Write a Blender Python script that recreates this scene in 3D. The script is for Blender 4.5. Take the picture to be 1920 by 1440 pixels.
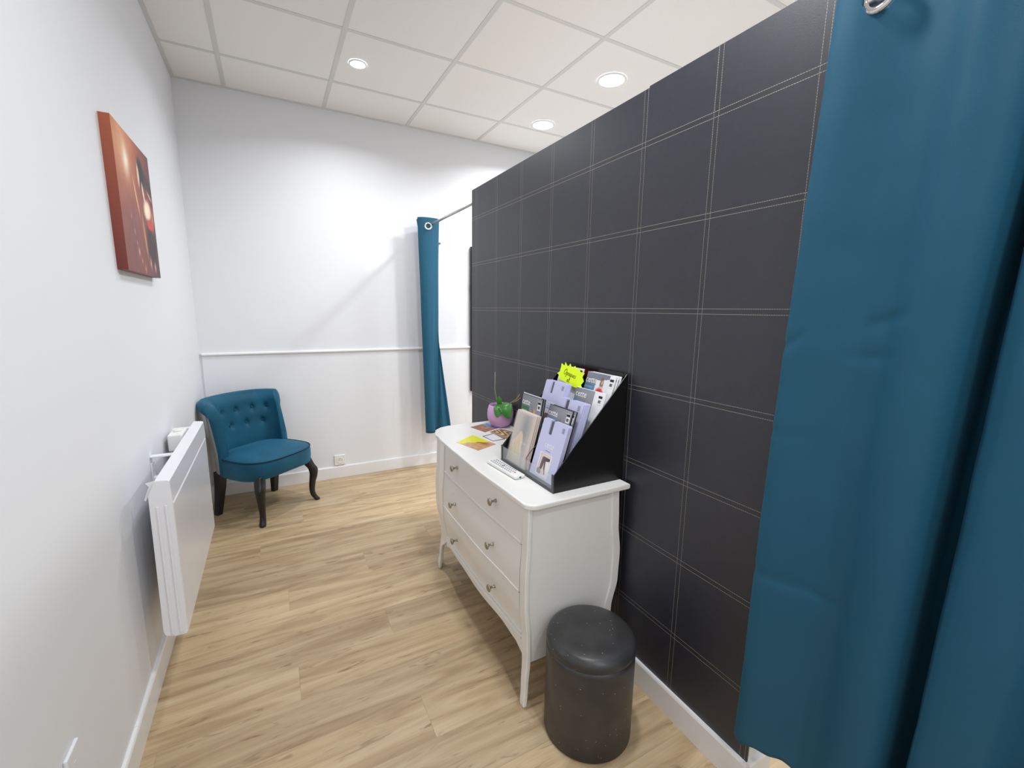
import bpy, bmesh, math, random
from mathutils import Vector, Matrix, Euler, noise
random.seed(7)
PI = math.pi
scn = bpy.context.scene
COL = scn.collection
for o in list(bpy.data.objects):
    bpy.data.objects.remove(o)

# ------------------------------------------------------------------ camera
YAW, PITCH, ROLL = math.radians(28.6397), math.radians(9.4864), math.radians(0.8259)
fw = Vector((math.sin(YAW)*math.cos(PITCH), math.cos(YAW)*math.cos(PITCH), -math.sin(PITCH)))
rt = Vector((math.cos(YAW), -math.sin(YAW), 0)); up = rt.cross(fw)
R_ = rt*math.cos(ROLL) + up*math.sin(ROLL); U_ = -rt*math.sin(ROLL) + up*math.cos(ROLL)
cd = bpy.data.cameras.new('camera'); cam = bpy.data.objects.new('camera', cd); COL.objects.link(cam)
M = Matrix((R_, U_, -fw)).transposed().to_4x4(); M.translation = Vector((0.4468, 0, 1.3665)); cam.matrix_world = M
cd.sensor_width = 36; cd.lens = 825.09/1920*36; cd.clip_start = 0.02; cd.clip_end = 50
scn.camera = cam

# ------------------------------------------------------------------ world, lights, exposure
w = bpy.data.worlds.new('world'); scn.world = w; w.use_nodes = True
w.node_tree.nodes['Background'].inputs[0].default_value = (0.9, 0.95, 1, 1)
w.node_tree.nodes['Background'].inputs[1].default_value = 0.3
scn.view_settings.view_transform = 'Standard'; scn.view_settings.look = 'None'
scn.view_settings.gamma = 1; scn.view_settings.use_curve_mapping = False
scn.view_settings.exposure = 0.18
H = 2.777; D = 3.686; P = 1.5638; Q = 2.5853; XR = 3.4; YB = -2.2; PT = 0.10; PN = 0.608
LAMPS = [  # x, y, radius, watts
    (0.995, 2.943, 0.042, 9.5), (2.395, 2.34, 0.075, 20), (2.387, 3.116, 0.075, 15),
    (1.16, 1.00, 0.075, 16), (1.05, -0.40, 0.075, 11), (2.40, 0.75, 0.075, 14), (2.20, -1.20, 0.075, 16), (0.95, -1.5, 0.075, 14)]
for (x, y, r, wt) in LAMPS:
    l = bpy.data.lights.new('downlight_light', 'AREA'); l.shape = 'DISK'; l.size = r*2; l.energy = wt
    l.color = (0.93, 0.965, 1.0); l.spread = math.radians(150 if y > 2 else 180)
    lo = bpy.data.objects.new('downlight_light', l); COL.objects.link(lo); lo.location = (x, y, H-0.014)

# ------------------------------------------------------------------ helpers
def lin(c):
    c = [v/255 for v in c]
    return [v/12.92 if v <= 0.04045 else ((v+0.055)/1.055)**2.4 for v in c]

def mat(name, rgb, rough=0.5, metal=0.0, bump=None, var=None, spec=0.5, sheen=0, coat=0):
    m = bpy.data.materials.new(name); m.use_nodes = True
    nt = m.node_tree; b = nt.nodes['Principled BSDF']
    c = lin(rgb)+[1]
    b.inputs['Base Color'].default_value = c
    b.inputs['Roughness'].default_value = rough; b.inputs['Metallic'].default_value = metal
    b.inputs['Specular IOR Level'].default_value = spec
    if sheen:
        b.inputs['Sheen Weight'].default_value = sheen; b.inputs['Sheen Roughness'].default_value = 0.4
    if coat: b.inputs['Coat Weight'].default_value = coat
    tc = nt.nodes.new('ShaderNodeTexCoord')
    if var:       # (scale, amount): gentle mottling of the colour itself
        n = nt.nodes.new('ShaderNodeTexNoise'); n.inputs['Scale'].default_value = var[0]; n.inputs['Detail'].default_value = 4
        nt.links.new(tc.outputs['Object'], n.inputs['Vector'])
        mx = nt.nodes.new('ShaderNodeMix'); mx.data_type = 'RGBA'
        mx.inputs['A'].default_value = [v*(1-var[1]) for v in c[:3]]+[1]; mx.inputs['B'].default_value = [min(1, v*(1+var[1])) for v in c[:3]]+[1]
        nt.links.new(n.outputs['Fac'], mx.inputs['Factor']); nt.links.new(mx.outputs['Result'], b.inputs['Base Color'])
    if bump:      # (scale, strength, distance)
        n = nt.nodes.new('ShaderNodeTexNoise'); n.inputs['Scale'].default_value = bump[0]; n.inputs['Detail'].default_value = 5
        nt.links.new(tc.outputs['Object'], n.inputs['Vector'])
        bp = nt.nodes.new('ShaderNodeBump'); bp.inputs['Strength'].default_value = bump[1]; bp.inputs['Distance'].default_value = bump[2]
        nt.links.new(n.outputs['Fac'], bp.inputs['Height']); nt.links.new(bp.outputs['Normal'], b.inputs['Normal'])
    return m

def link(o, parent=None):
    COL.objects.link(o)
    if parent is not None: o.parent = parent
    return o

def tag(o, label=None, cat=None, group=None, kind=None):
    if label: o['label'] = label
    if cat: o['category'] = cat
    if group: o['group'] = group
    if kind: o['kind'] = kind
    return o

def empty(name, loc=(0, 0, 0), rot=(0, 0, 0), label=None, cat=None, group=None, kind=None):
    o = bpy.data.objects.new(name, None); COL.objects.link(o); o.location = loc; o.rotation_euler = rot
    o.empty_display_size = 0.05
    return tag(o, label, cat, group, kind)

def finish(bm, name, m, parent=None, smooth=False, loc=None, rot=None, mods=None):
    bmesh.ops.recalc_face_normals(bm, faces=bm.faces[:])
    me = bpy.data.meshes.new(name); bm.to_mesh(me); bm.free()
    if smooth:
        for p in me.polygons: p.use_smooth = True
    me.materials.append(m)
    o = bpy.data.objects.new(name, me); link(o, parent)
    if loc is not None: o.location = loc
    if rot is not None: o.rotation_euler = rot
    return o

def box(bm, x0, x1, y0, y1, z0, z1, bev=0, seg=2):
    r = bmesh.ops.create_cube(bm, size=1)
    vs = r['verts']
    for v in vs:
        v.co = Vector(((x0+x1)/2+v.co.x*(x1-x0), (y0+y1)/2+v.co.y*(y1-y0), (z0+z1)/2+v.co.z*(z1-z0)))
    if bev:
        es = {e for v in vs for e in v.link_edges}
        bmesh.ops.bevel(bm, geom=list(es), offset=bev, segments=seg, affect='EDGES', profile=0.5)

def bx(name, m, dims, parent=None, bev=0, seg=2, **k):
    bm = bmesh.new(); box(bm, *dims, bev=bev, seg=seg); return finish(bm, name, m, parent, **k)

def loft(bm, rings, close=True, caps=True):
    R = [[bm.verts.new(p) for p in r] for r in rings]
    n = len(rings[0])
    for a, b in zip(R, R[1:]):
        for i in range(n if close else n-1):
            j = (i+1) % n
            bm.faces.new((a[i], a[j], b[j], b[i]))
    if caps and close:
        bm.faces.new(R[0][::-1]); bm.faces.new(R[-1])
    return R

def lathe(bm, prof, seg=32, cx=0, cy=0, caps=True):
    loft(bm, [[(cx+r*math.cos(2*PI*i/seg), cy+r*math.sin(2*PI*i/seg), z) for i in range(seg)] for r, z in prof], caps=caps)

def tube(bm, pts, rad, seg=8, caps=True):
    pts = [Vector(p) for p in pts]; n = len(pts)
    rads = rad if isinstance(rad, (list, tuple)) else [rad]*n
    rings = []; ref = Vector((0, 0, 1))
    t0 = (pts[1]-pts[0]).normalized()
    if abs(t0.dot(ref)) > 0.9: ref = Vector((1, 0, 0))
    u = t0.cross(ref).normalized()
    for i, p in enumerate(pts):
        t = (pts[min(i+1, n-1)]-pts[max(i-1, 0)]).normalized()
        u = (u - t*u.dot(t)).normalized(); v = t.cross(u)
        rings.append([p+(u*math.cos(2*PI*k/seg)+v*math.sin(2*PI*k/seg))*rads[i] for k in range(seg)])
    loft(bm, rings, caps=caps)

def prism(bm, poly, axis, a, b):
    """poly: 2D outline; extruded along axis ('x','y','z') from a to b."""
    def P3(p, t):
        return {'x': (t, p[0], p[1]), 'y': (p[0], t, p[1]), 'z': (p[0], p[1], t)}[axis]
    loft(bm, [[P3(p, a) for p in poly], [P3(p, b) for p in poly]])

def interp(tab, x):
    if x <= tab[0][0]: return tab[0][1]
    for (a, va), (b, vb) in zip(tab, tab[1:]):
        if x <= b:
            t = (x-a)/(b-a); t = t*t*(3-2*t)
            return va+(vb-va)*t
    return tab[-1][1]

def catmull(pts, n):
    """n points at equal arc length along a smooth curve through pts"""
    pts = [Vector(p) for p in pts]; P_ = [2*pts[0]-pts[1]]+pts+[2*pts[-1]-pts[-2]]
    dense = []
    for i in range(1, len(P_)-2):
        for k in range(24):
            t = k/24; a, b, c, d = P_[i-1], P_[i], P_[i+1], P_[i+2]
            dense.append(0.5*((2*b)+(-a+c)*t+(2*a-5*b+4*c-d)*t*t+(-a+3*b-3*c+d)*t**3))
    dense.append(pts[-1])
    L = [0]
    for a, b in zip(dense, dense[1:]): L.append(L[-1]+(b-a).length)
    out = []; j = 0
    for k in range(n):
        s = L[-1]*k/(n-1)
        while j < len(L)-2 and L[j+1] < s: j += 1
        t = (s-L[j])/max(1e-9, L[j+1]-L[j]); out.append(dense[j].lerp(dense[j+1], min(1, t)))
    return out

def printed(name, w_, h_, fn, parent, nx=40, ny=40, off=(0, 0, 0), plane='xz', rough=0.45, th=0.0003):
    """flat print: a thin sheet whose colours come from fn(u, v) -> sRGB 0..255"""
    vs = []; fs = []; cols = []
    for j in range(ny+1):
        for i in range(nx+1):
            u, v = i/nx, j/ny
            if plane == 'xz': vs.append((off[0]+(u-0.5)*w_, off[1], off[2]+v*h_))
            else: vs.append((off[0]+(u-0.5)*w_, off[1]+(v-0.5)*h_, off[2]))
            cols.append(lin([max(0, min(255, c)) for c in fn(u, v)])+[1])
    for j in range(ny):
        for i in range(nx):
            a = j*(nx+1)+i; fs.append((a, a+1, a+nx+2, a+nx+1))
    me = bpy.data.meshes.new(name); me.from_pydata(vs, [], fs)
    at = me.color_attributes.new('ink', 'FLOAT_COLOR', 'POINT')
    for i, c in enumerate(cols): at.data[i].color = c
    m = INK if rough > 0.4 else INK_GLOSS
    me.materials.append(m)
    o = bpy.data.objects.new(name, me); link(o, parent)
    return o

def ink_mat(name, rough):
    m = bpy.data.materials.new(name); m.use_nodes = True; nt = m.node_tree
    a = nt.nodes.new('ShaderNodeVertexColor'); a.layer_name = 'ink'
    nt.links.new(a.outputs['Color'], nt.nodes['Principled BSDF'].inputs['Base Color'])
    nt.nodes['Principled BSDF'].inputs['Roughness'].default_value = rough
    return m
INK = ink_mat('printed ink', 0.5); INK_GLOSS = ink_mat('glossy printed ink', 0.25)

def mix(a, b, t):
    t = max(0, min(1, t)); return [a[i]+(b[i]-a[i])*t for i in range(3)]
def blob(u, v, cu, cv, su, sv, ang=0, hard=1.0):
    ca, sa = math.cos(ang), math.sin(ang); du, dv = u-cu, v-cv
    x, y = du*ca+dv*sa, -du*sa+dv*ca
    d = (x/su)**2+(y/sv)**2
    return math.exp(-d**hard)

def text(s, size, m, parent, loc, rot=(PI/2, 0, 0), name='lettering', shear=0, th=0.00005, sx=1.0, bold=0):
    cu = bpy.data.curves.new(name, 'FONT'); cu.body = s; cu.size = size; cu.extrude = th; cu.shear = shear
    cu.align_x = 'CENTER'; cu.align_y = 'CENTER'; cu.resolution_u = 3; cu.offset = bold
    t = bpy.data.objects.new('tmp', cu); COL.objects.link(t)
    dg = bpy.context.evaluated_depsgraph_get(); me = bpy.data.meshes.new_from_object(t.evaluated_get(dg))
    bpy.data.objects.remove(t); bpy.data.curves.remove(cu)
    me.materials.clear(); me.materials.append(m)
    o = bpy.data.objects.new(name, me); link(o, parent); o.location = loc; o.rotation_euler = rot; o.scale = (sx, 1, 1)
    return o

# ------------------------------------------------------------------ materials
M_wall = mat('white wall paint', (229, 230, 233), 0.55, bump=(220, 0.06, 0.002))
M_wain = mat('white painted boarding', (232, 233, 236), 0.45, bump=(90, 0.05, 0.002))
M_trim = mat('white gloss trim', (236, 235, 235), 0.22)
M_tile = mat('ceiling tile', (240, 238, 235), 0.9, bump=(400, 0.25, 0.002), var=(60, 0.015))
M_grid = mat('ceiling grid metal', (214, 213, 211), 0.5)
M_lac = mat('white lacquer', (238, 236, 232), 0.28)
M_white = mat('white enamel', (236, 236, 240), 0.2)
M_whplast = mat('white plastic', (235, 235, 233), 0.35)
M_nick = mat('brushed nickel', (170, 165, 155), 0.28, metal=1)
M_chrome = mat('chrome', (225, 222, 222), 0.08, metal=1)
M_rod = mat('satin steel rod', (188, 187, 186), 0.35, metal=0.5)
M_black = mat('black gloss board', (14, 14, 16), 0.35)
M_frame = mat('dark grey frame', (62, 63, 68), 0.4)
M_blackfr = mat('black frame', (12, 12, 14), 0.3)
M_mirror = mat('mirror glass', (210, 215, 218), 0.03, metal=1)
M_dark = mat('dark slot', (40, 40, 44), 0.5)
M_leg = mat('black stained wood', (24, 19, 20), 0.35)
M_grey = mat('pale grey cloth', (150, 152, 148), 0.9)
M_pot = mat('lilac glazed pot', (205, 160, 208), 0.4)
M_soil = mat('potting bark', (70, 48, 40), 0.95, bump=(90, 1, 0.01))
M_leaf = mat('orchid leaf', (66, 132, 52), 0.35, var=(30, 0.25))
M_stemg = mat('pale green stem', (150, 160, 120), 0.5)
M_tan = mat('dry tan stalk', (165, 135, 95), 0.7)
M_yel = mat('fluorescent yellow card', (226, 255, 10), 0.6)
M_inkb = mat('black marker ink', (22, 25, 20), 0.5)
M_inkw = mat('white ink', (245, 245, 245), 0.5)
M_lav = mat('lavender card', (200, 200, 232), 0.5)
M_lavd = mat('slate blue card', (110, 115, 150), 0.5)
M_paper = mat('white paper', (238, 238, 240), 0.5)
M_darkhose = mat('folded black hosiery', (30, 30, 34), 0.6)
M_beige = mat('beige card', (214, 198, 188), 0.45)
M_brown = mat('brown hosiery edge', (120, 88, 80), 0.6)
M_button = mat('grey rubber key', (150, 150, 155), 0.6)
M_red = mat('red rubber key', (190, 40, 50), 0.5)

def fabric(name, rgb, wave=900, rough=0.75, sheen=0.3, velvet=False):
    m = bpy.data.materials.new(name); m.use_nodes = True; nt = m.node_tree; b = nt.nodes['Principled BSDF']
    b.inputs['Roughness'].default_value = rough; b.inputs['Sheen Weight'].default_value = sheen
    b.inputs['Specular IOR Level'].default_value = 0.3
    c = lin(rgb)
    b.inputs['Sheen Tint'].default_value = [min(1, v*3+0.1) for v in c]+[1]
    tc = nt.nodes.new('ShaderNodeTexCoord')
    n = nt.nodes.new('ShaderNodeTexNoise'); n.inputs['Scale'].default_value = 9 if velvet else 4; n.inputs['Detail'].default_value = 6
    nt.links.new(tc.outputs['Object'], n.inputs['Vector'])
    mx = nt.nodes.new('ShaderNodeMix'); mx.data_type = 'RGBA'; k = 0.45 if velvet else 0.08
    mx.inputs['A'].default_value = [v*(1-k) for v in c]+[1]; mx.inputs['B'].default_value = [v*(1+k) for v in c]+[1]
    nt.links.new(n.outputs['Fac'], mx.inputs['Factor']); nt.links.new(mx.outputs['Result'], b.inputs['Base Color'])
    n2 = nt.nodes.new('ShaderNodeTexNoise'); n2.inputs['Scale'].default_value = wave; n2.inputs['Detail'].default_value = 2
    nt.links.new(tc.outputs['Object'], n2.inputs['Vector'])
    bp = nt.nodes.new('ShaderNodeBump'); bp.inputs['Strength'].default_value = 0.25; bp.inputs['Distance'].default_value = 0.001
    nt.links.new(n2.outputs['Fac'], bp.inputs['Height']); nt.links.new(bp.outputs['Normal'], b.inputs['Normal'])
    return m
M_curt = fabric('teal curtain cloth', (26, 82, 107), 700, 0.62, 0.15)
M_velvet = fabric('teal velvet', (5, 76, 101), 500, 0.6, 0.55, True)
M_piping = fabric('dark teal piping', (4, 40, 66), 500, 0.6, 0.1)

def glass(name, rgb, alpha):
    m = bpy.data.materials.new(name); m.use_nodes = True; nt = m.node_tree; b = nt.nodes['Principled BSDF']
    b.inputs['Base Color'].default_value = lin(rgb)+[1]; b.inputs['Roughness'].default_value = 0.05
    b.inputs['Alpha'].default_value = alpha
    return m
M_acr = glass('clear acrylic', (225, 230, 235), 0.22)
M_film = glass('clear film', (225, 225, 230), 0.09)

def plank_mat():
    m = bpy.data.materials.new('oak plank'); m.use_nodes = True; nt = m.node_tree; b = nt.nodes['Principled BSDF']
    N = nt.nodes.new; L = nt.links.new
    b.inputs['Roughness'].default_value = 0.42; b.inputs['Specular IOR Level'].default_value = 0.4
    tc = N('ShaderNodeTexCoord'); oi = N('ShaderNodeObjectInfo')
    mul = N('ShaderNodeMath'); mul.operation = 'MULTIPLY'; mul.inputs[1].default_value = 37.0; L(oi.outputs['Random'], mul.inputs[0])
    cmb = N('ShaderNodeCombineXYZ'); L(mul.outputs[0], cmb.inputs[0]); L(mul.outputs[0], cmb.inputs[1]); L(mul.outputs[0], cmb.inputs[2])
    add = N('ShaderNodeVectorMath'); add.operation = 'ADD'; L(tc.outputs['Object'], add.inputs[0]); L(cmb.outputs[0], add.inputs[1])
    def noise_(sx, sy, sc, det=4, dist=0.0):
        mp = N('ShaderNodeMapping'); mp.inputs['Scale'].default_value = (sx, sy, 1); L(add.outputs[0], mp.inputs['Vector'])
        n = N('ShaderNodeTexNoise'); n.inputs['Scale'].default_value = sc; n.inputs['Detail'].default_value = det; n.inputs['Distortion'].default_value = dist
        L(mp.outputs[0], n.inputs['Vector']); return n
    big = noise_(1.0, 9, 2.2, 7, 0.9); fine = noise_(2, 60, 3.0, 5, 0.3); knot = noise_(3.0, 17, 2.4, 3, 1.2)
    rp = N('ShaderNodeValToRGB'); e = rp.color_ramp.elements
    e[0].position = 0.27; e[0].color = lin((160, 133, 99))+[1]; e[1].position = 0.70; e[1].color = lin((206, 183, 148))+[1]
    mid = e.new(0.5); mid.color = lin((189, 164, 128))+[1]
    L(big.outputs['Fac'], rp.inputs['Fac'])
    rp2 = N('ShaderNodeValToRGB'); e = rp2.color_ramp.elements
    e[0].position = 0.35; e[0].color = (0.91, 0.905, 0.9, 1); e[1].position = 0.6; e[1].color = (1, 1, 1, 1)
    L(fine.outputs['Fac'], rp2.inputs['Fac'])
    m1 = N('ShaderNodeMix'); m1.data_type = 'RGBA'; m1.blend_type = 'MULTIPLY'; m1.inputs['Factor'].default_value = 0.8
    L(rp.outputs['Color'], m1.inputs['A']); L(rp2.outputs['Color'], m1.inputs['B'])
    rp3 = N('ShaderNodeValToRGB'); e = rp3.color_ramp.elements
    e[0].position = 0.62; e[0].color = (1, 1, 1, 1); e[1].position = 0.78; e[1].color = (0.5, 0.44, 0.38, 1)
    L(knot.outputs['Fac'], rp3.inputs['Fac'])
    m2 = N('ShaderNodeMix'); m2.data_type = 'RGBA'; m2.blend_type = 'MULTIPLY'; m2.inputs['Factor'].default_value = 1
    L(m1.outputs['Result'], m2.inputs['A']); L(rp3.outputs['Color'], m2.inputs['B'])
    hs = N('ShaderNodeHueSaturation'); L(m2.outputs['Result'], hs.inputs['Color'])
    mr = N('ShaderNodeMapRange'); mr.inputs['To Min'].default_value = 0.88; mr.inputs['To Max'].default_value = 1.07; L(oi.outputs['Random'], mr.inputs['Value']); L(mr.outputs[0], hs.inputs['Value'])
    L(hs.outputs['Color'], b.inputs['Base Color'])
    bp = N('ShaderNodeBump'); bp.inputs['Strength'].default_value = 0.08; bp.inputs['Distance'].default_value = 0.001
    L(fine.outputs['Fac'], bp.inputs['Height']); L(bp.outputs['Normal'], b.inputs['Normal'])
    return m
M_plank = plank_mat()

def stitched_mat():
    """dark leather-look wallpaper printed with pairs of stitched seams on a 27 cm grid (world-aligned object coords)"""
    m = bpy.data.materials.new('stitched leather wallpaper'); m.use_nodes = True; nt = m.node_tree; b = nt.nodes['Principled BSDF']
    N = nt.nodes.new; L = nt.links.new
    def math_(op, a, b_=None, c=None):
        n = N('ShaderNodeMath'); n.operation = op
        for i, v in enumerate((a, b_, c)):
            if v is None: continue
            if isinstance(v, (int, float)): n.inputs[i].default_value = v
            else: L(v, n.inputs[i])
        return n.outputs[0]
    tc = N('ShaderNodeTexCoord'); sp = N('ShaderNodeSeparateXYZ'); L(tc.outputs['Object'], sp.inputs[0])
    def pair(coord, other, o0, s, dash):
        a = math_('DIVIDE', math_('SUBTRACT', coord, o0), s)
        fr = math_('SUBTRACT', a, math_('ROUND', a))               # -0.5..0.5 around a seam
        d = math_('MULTIPLY', math_('ABSOLUTE', fr), s)             # metres from the seam
        ln = math_('LESS_THAN', math_('ABSOLUTE', math_('SUBTRACT', d, 0.0075)), 0.0007)
        ds = math_('LESS_THAN', math_('FRACT', math_('MULTIPLY', other, dash)), 0.74)
        ch = math_('LESS_THAN', d, 0.0065)
        return math_('MULTIPLY', ln, ds), ch
    v1, c1 = pair(sp.outputs['Y'], sp.outputs['Z'], 0.8933, 0.271, 160)
    h1, c2 = pair(sp.outputs['Z'], sp.outputs['Y'], 1.908, 0.2682, 160)
    st = math_('MAXIMUM', math_('MULTIPLY', v1, 0.8), h1); ch = math_('MAXIMUM', c1, c2)
    n = N('ShaderNodeTexNoise'); n.inputs['Scale'].default_value = 45; n.inputs['Detail'].default_value = 8; L(tc.outputs['Object'], n.inputs['Vector'])
    rp = N('ShaderNodeValToRGB'); e = rp.color_ramp.elements; e[0].position = 0.3; e[0].color = lin((31, 33, 42))+[1]; e[1].position = 0.7; e[1].color = lin((36, 37, 48))+[1]
    L(n.outputs['Fac'], rp.inputs['Fac'])
    mx0 = N('ShaderNodeMix'); mx0.data_type = 'RGBA'; L(math_('MULTIPLY', ch, 0.45), mx0.inputs['Factor']); L(rp.outputs['Color'], mx0.inputs['A']); mx0.inputs['B'].default_value = lin((30, 30, 33))+[1]
    mx = N('ShaderNodeMix'); mx.data_type = 'RGBA'; L(math_('MULTIPLY', st, 0.55), mx.inputs['Factor']); L(mx0.outputs['Result'], mx.inputs['A']); mx.inputs['B'].default_value = lin((205, 198, 188))+[1]
    L(mx.outputs['Result'], b.inputs['Base Color']); b.inputs['Roughness'].default_value = 0.45; b.inputs['Specular IOR Level'].default_value = 0.8
    n2 = N('ShaderNodeTexNoise'); n2.inputs['Scale'].default_value = 350; n2.inputs['Detail'].default_value = 4; L(tc.outputs['Object'], n2.inputs['Vector'])
    hh = math_('SUBTRACT', math_('MULTIPLY', n2.outputs['Fac'], 0.4), ch)
    bp = N('ShaderNodeBump'); bp.inputs['Strength'].default_value = 0.35; bp.inputs['Distance'].default_value = 0.0012
    L(hh, bp.inputs['Height']); L(bp.outputs['Normal'], b.inputs['Normal'])
    return m
M_wallpaper = stitched_mat()

def pouf_mat():
    m = bpy.data.materials.new('glittery grey leatherette'); m.use_nodes = True; nt = m.node_tree; b = nt.nodes['Principled BSDF']
    N = nt.nodes.new; L = nt.links.new
    tc = N('ShaderNodeTexCoord'); v = N('ShaderNodeTexVoronoi'); v.inputs['Scale'].default_value = 240; L(tc.outputs['Object'], v.inputs['Vector'])
    sp = N('ShaderNodeSeparateColor'); L(v.outputs['Color'], sp.inputs[0])
    gt = N('ShaderNodeMath'); gt.operation = 'GREATER_THAN'; gt.inputs[1].default_value = 0.985; L(sp.outputs[0], gt.inputs[0])
    lt = N('ShaderNodeMath'); lt.operation = 'LESS_THAN'; lt.inputs[1].default_value = 0.25; L(v.outputs['Distance'], lt.inputs[0])
    ml = N('ShaderNodeMath'); ml.operation = 'MULTIPLY'; L(gt.outputs[0], ml.inputs[0]); L(lt.outputs[0], ml.inputs[1])
    n = N('ShaderNodeTexNoise'); n.inputs['Scale'].default_value = 14; n.inputs['Detail'].default_value = 6; L(tc.outputs['Object'], n.inputs['Vector'])
    rp = N('ShaderNodeValToRGB'); e = rp.color_ramp.elements; e[0].position = 0.3; e[0].color = lin((46, 45, 44))+[1]; e[1].position = 0.7; e[1].color = lin((60, 60, 62))+[1]
    L(n.outputs['Fac'], rp.inputs['Fac'])
    mx = N('ShaderNodeMix'); mx.data_type = 'RGBA'; L(ml.outputs[0], mx.inputs['Factor']); L(rp.outputs['Color'], mx.inputs['A']); mx.inputs['B'].default_value = (0.9, 0.88, 0.8, 1)
    L(mx.outputs['Result'], b.inputs['Base Color']); b.inputs['Roughness'].default_value = 0.38; b.inputs['Specular IOR Level'].default_value = 0.5
    n2 = N('ShaderNodeTexNoise'); n2.inputs['Scale'].default_value = 260; L(tc.outputs['Object'], n2.inputs['Vector'])
    bp = N('ShaderNodeBump'); bp.inputs['Strength'].default_value = 0.3; bp.inputs['Distance'].default_value = 0.001
    L(n2.outputs['Fac'], bp.inputs['Height']); L(bp.outputs['Normal'], b.inputs['Normal'])
    return m
M_pouf = pouf_mat()

def emis(name, rgb, s):
    m = bpy.data.materials.new(name); m.use_nodes = True; b = m.node_tree.nodes['Principled BSDF']
    b.inputs['Emission Color'].default_value = (*rgb, 1); b.inputs['Emission Strength'].default_value = s
    return m
M_lamp = emis('lit lamp diffuser', (0.97, 0.98, 1.0), 9)

# ------------------------------------------------------------------ room shell
fl = tag(bx('floor', mat('floor base', (120, 95, 65), 0.8), (-0.1, XR+0.1, YB-0.1, D+0.1, -0.06, -0.008)), kind='structure')
ROWS = {0: 1.22, 1: 0.82, 2: 0.436, 3: 1.21, 4: 0.82, 5: 0.454, 6: 0.05, 7: 0.83, -1: 0.31, -2: 1.16, -3: 0.55, -4: 0.95, -5: 0.2}
random.seed(3)
PL = 1.22; PW = 0.178
for r in range(-7, 28):
    y1 = min(D, 2.60-PW*r); y0 = 2.60-PW*(r+1)
    if y1 < YB or y0 > D: continue
    y0 = max(YB, y0)
    if y1-y0 < 0.01: continue
    x = ROWS.get(r, random.uniform(0, PL)) % PL - PL
    while x < XR:
        a, b_ = max(0, x), min(XR, x+PL)
        if b_-a > 0.01:
            bm = bmesh.new(); cx, cy = (a+b_)/2, (y0+y1)/2
            box(bm, a-cx+0.0001, b_-cx-0.0001, y0-cy+0.0001, y1-cy-0.0001, -0.008, 0.0, bev=0.0003, seg=1)
            finish(bm, 'plank', M_plank, fl, loc=(cx, cy, random.uniform(-0.0002, 0)))
        x += PL
WT = 0.12
tag(bx('wall_left', M_wall, (-WT, 0, YB, D, 0, H)), kind='structure')
wb = tag(bx('wall_back', M_wall, (-WT, XR+WT, D, D+WT, 0, H)), kind='structure')
tag(bx('wall_right', M_wall, (XR, XR+WT, YB, D, 0, H)), kind='structure')
tag(bx('wall_front', M_wall, (-WT, XR+WT, YB-WT, YB, 0, H)), kind='structure')
# low boarding under the rail: tongue-and-groove boards with hairline joints
DZ = 1.027
x = 0.013
while x < XR-0.002:
    x1 = min(x+0.1, XR)
    bx('panel', M_wain, (x, x1, D-0.006, D, 0, DZ), wb, bev=0.0003, seg=1); x = x1
bm = bmesh.new(); prism(bm, [(D, DZ-0.004), (D-0.014, DZ-0.002), (D-0.019, DZ+0.004), (D-0.019, DZ+0.011), (D-0.012, DZ+0.018), (D, DZ+0.018)], 'x', 0.013, XR)
tag(finish(bm, 'trim_1', M_trim), kind='structure')

# ceiling: tiles laid in a metal grid
ce = tag(bx('ceiling', mat('plenum board', (150, 150, 150), 0.9), (-WT, XR+WT, YB-WT, D+WT, H+0.02, H+0.08)), kind='structure')
G0 = 0.2815; RA = D-0.4485
xs = [0]+[G0+0.6*i for i in range(0, 6) if G0+0.6*i < XR]+[XR]
ys = [D]+[RA-0.6*i for i in range(0, 12) if RA-0.6*i > YB]+[YB]
for i, (a, b_) in enumerate(zip(xs, xs[1:])):
    for j, (d_, c_) in enumerate(zip(ys, ys[1:])):
        cx, cy = (a+b_)/2, (c_+d_)/2
        bm = bmesh.new(); box(bm, a-cx+0.0085, b_-cx-0.0085, c_-cy+0.0085, d_-cy-0.0085, 0.0, 0.015, bev=0.0012, seg=1)
        finish(bm, 'ceiling_tile', M_tile, ce, loc=(cx, cy, H+0.001+random.uniform(0, 0.0006)))
for x in xs[1:-1]: bx('grid_bar', M_grid, (x-0.012, x+0.012, YB, D, H-0.001, H+0.02), ce)
for y in ys[1:-1]:
    for a, b_ in zip(xs, xs[1:]): bx('grid_bar', M_grid, (a+0.012, b_-0.012, y-0.012, y+0.012, H-0.0005, H+0.02), ce)
for d_ in ((0, XR, D-0.022, D, H-0.003, H+0.02), (0, 0.022, YB, D-0.022, H-0.003, H+0.02), (XR-0.022, XR, YB, D-0.022, H-0.003, H+0.02), (0.022, XR-0.022, YB, YB+0.022, H-0.003, H+0.02)):
    bx('wall_angle', M_grid, d_, ce, bev=0.001, seg=1)

def skirt(name, poly_axis, a, b_, base, sgn):
    """poly in (offset from wall, z)"""
    prof = [(0, 0), (0.012, 0), (0.012, 0.089), (0.009, 0.096), (0, 0.096)]
    bm = bmesh.new(); prism(bm, [(base+sgn*o, z) for o, z in prof], poly_axis, a, b_)
    return tag(finish(bm, name, M_trim), kind='structure')
skirt('baseboard_left', 'y', 1.553, D-0.012, 0, 1); skirt('baseboard_left', 'y', 1.03, 1.552, 0, 1)
skirt('baseboard_back', 'x', 0, XR, D-0.006, -1)
skirt('baseboard_right', 'y', YB, D-0.02, XR, -1)
# near end of the left wall: a flat board that stands a few mm proud
tag(bx('trim_2', M_wall, (0, 0.006, 0.25, 1.03, 0, H-0.004), bev=0.002), kind='structure')

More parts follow.
